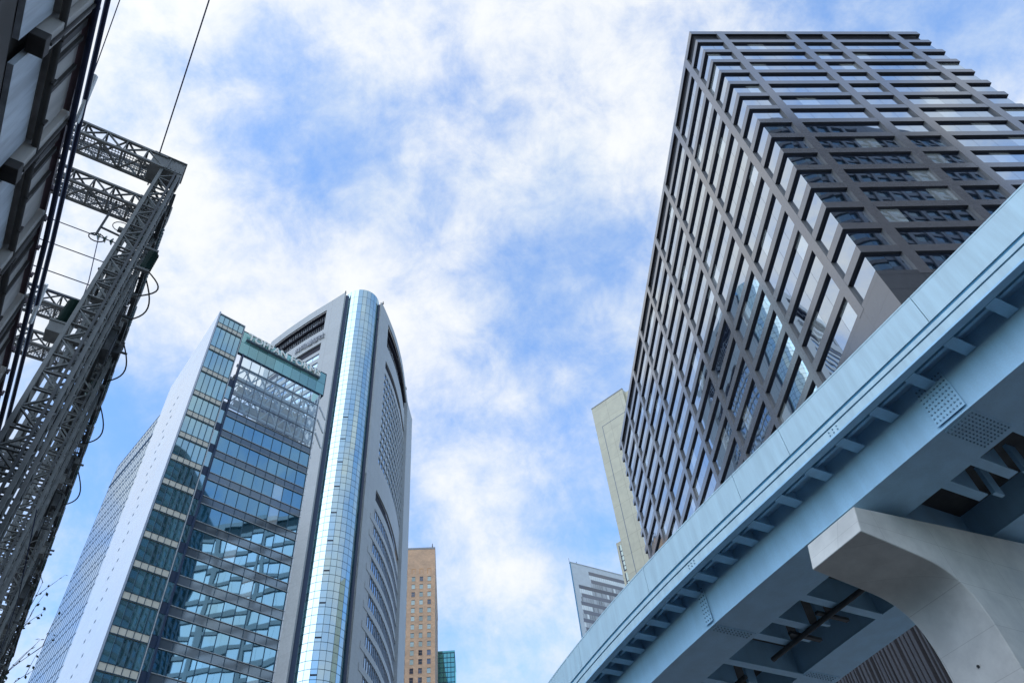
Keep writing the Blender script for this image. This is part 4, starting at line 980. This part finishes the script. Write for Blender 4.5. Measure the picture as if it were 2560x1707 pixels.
# wires
def wire(name, pts, r, label, group=None, m='cable', cat='wire', n=6):
    mb = MB(); base = Vector(rail(*pts[0])); mb.tube([Vector(rail(*p))-base for p in pts], r, n)
    o = mb.build(name, M[m], None, smooth=True); o.location = base; return tag(o, label, cat, group)
def sagp(p, q, s, n=12): return [(p[0]+(q[0]-p[0])*t, p[1]+(q[1]-p[1])*t, p[2]+(q[2]-p[2])*t-s*4*t*(1-t)) for t in [i/n for i in range(n+1)]]
wire('thick_cable', [(-2.225, -10, 9.9-GZ), (-2.20, 4.44, 9.9-GZ), (-2.12, 8.2, 9.9-GZ), (-2.1, 30, 9.9-GZ)], 0.038, 'thick dark cable running closest to the wall edge', None, 'cable', 'cable', 8)
wire('thick_cable', [(-2.22, -10, 10.2-GZ), (-2.168, 4.52, 10.2-GZ), (-2.096, 8.38, 10.2-GZ), (-2.0, 30, 10.2-GZ)], 0.034, 'thick dark cable farther from the wall, carrying two pale tags', None, 'cable', 'cable', 8)
wire('overhead_wire', [(-2.13, -6, 19.0-GZ), (-2.06, 11.68, 19.0-GZ), (-2.06, 12.5, 18.7-GZ)], 0.018, 'thin black wire rising from the top of the nearest gantry to the top edge')
wire('overhead_wire', [(-3.0, -3, 19.0-GZ), (-3.99, 10.8, 19.0-GZ), (-4.2, 13.5, 18.9-GZ)], 0.013, 'thin wire slanting behind the two thick cables')
wire('overhead_wire', [(-0.97, 40, 10.0-GZ), (-0.99, 18.0, 10.0-GZ), (-1.2, 15.0, 10.2-GZ)], 0.012, 'faint thin wire at the lower left above the twigs')
for z, x1, lb in ((16.8, -2.6, 'highest'), (15.95, -2.08, 'second highest'), (15.0, -2.15, 'third highest'), (14.38, -2.09, 'lowest')):
    wire('span_wire', [(-13, 13.2, z-GZ), (-3.0, 13.2, z-GZ), (x1, 13.2, z-GZ)], 0.014, lb+' of the four span wires stretched left of the gantry posts', 'span wires left of the posts')
wire('drop_wire', [(-2.5, 13.2, 16.7-GZ), (-2.2, 13.2, 15.1-GZ), (-2.12, 13.2, 14.4-GZ)], 0.011, 'slanting drop wire linking the span wires beside the posts')
for (x, y, z), lb in (((-2.14, 5.95, 10.25), 'pale slanted tag clipped to the cable near the insulator string'), ((-2.08, 9.75, 10.25), 'pale slanted tag on the cable beside the lower gantry beams')):
    o = MB(); o.box(-0.02, 0.02, -0.34, 0.34, -0.08, 0.08); ob = o.build('cable_tag', M['tag_white'], bevel=0.008); ob.location = rail(x, y, z-GZ); ob.rotation_euler = (R(-35), 0, RA)
    tag(ob, lb, 'tag', 'pale tags on the cable')

# ------------------------------------------------------------------ street tree whose twigs reach into the lower left corner
ST = thing('street_tree', (-8.6, 9.9, GZ), 0, 'sparse leafy twigs of a street tree in the lower left corner', 'tree')
rt = random.Random(21)
tr = MB(); lf = MB()
def pz(x, y, z): return Vector((x+8.6, y-9.9, z-GZ))
trunk = [pz(-8.6, 9.9, GZ), pz(-8.63, 9.92, 1.0), pz(-8.55, 9.95, 3.0), pz(-8.62, 10.02, 4.6)]
tr.tube(trunk, [0.12, 0.10, 0.08, 0.05], 8)
def leaf(p):
    s = rt.uniform(0.035, 0.075); a = Vector((rt.uniform(-1,1), rt.uniform(-1,1), rt.uniform(-1,1))).normalized(); b = a.orthogonal().normalized()
    c = a.cross(b); lf.add([p, p+a*s*0.5+b*s*0.32, p+a*s, p+a*s*0.5-b*s*0.32, p+a*s*0.5+c*s*0.1], [(0,1,4),(1,2,4),(2,3,4),(3,0,4)])
def twig(p, d, l, r, depth):
    n = 5; P = [p.copy()]; dd = d.copy()
    for i in range(n):
        dd = (dd+Vector((rt.uniform(-.16,.16), rt.uniform(-.16,.16), rt.uniform(-.1,.14)))).normalized(); P.append(P[-1]+dd*l/n)
        if depth > 0 and i > 0 and rt.random() < 0.75:
            s = Vector((rt.uniform(-1,1), rt.uniform(-1,1), rt.uniform(-.5,.9))).normalized(); twig(P[-1], (dd+s*0.6).normalized(), l*rt.uniform(0.4,0.65), r*0.55, depth-1)
        if depth < 2 and rt.random() < 0.55: leaf(P[-1])
    tr.tube(P, [r*(1-0.75*i/n) for i in range(n+1)], 5)
    if rt.random() < 0.7: leaf(P[-1])
top = trunk[-1]
twig(top, (pz(-7.3, 9.75, 6.0)-top).normalized(), 1.75, 0.018, 2)
twig(top, (pz(-7.9, 10.2, 6.0)-top).normalized(), 1.6, 0.016, 2)
twig(top, (pz(-7.9, 9.6, 5.6)-top).normalized(), 1.2, 0.014, 2)
twig(top, (pz(-8.7, 10.6, 6.0)-top).normalized(), 1.6, 0.014, 2)
tr.build('trunk', M['bark'], ST); lf.build('foliage', M['leaf'], ST)
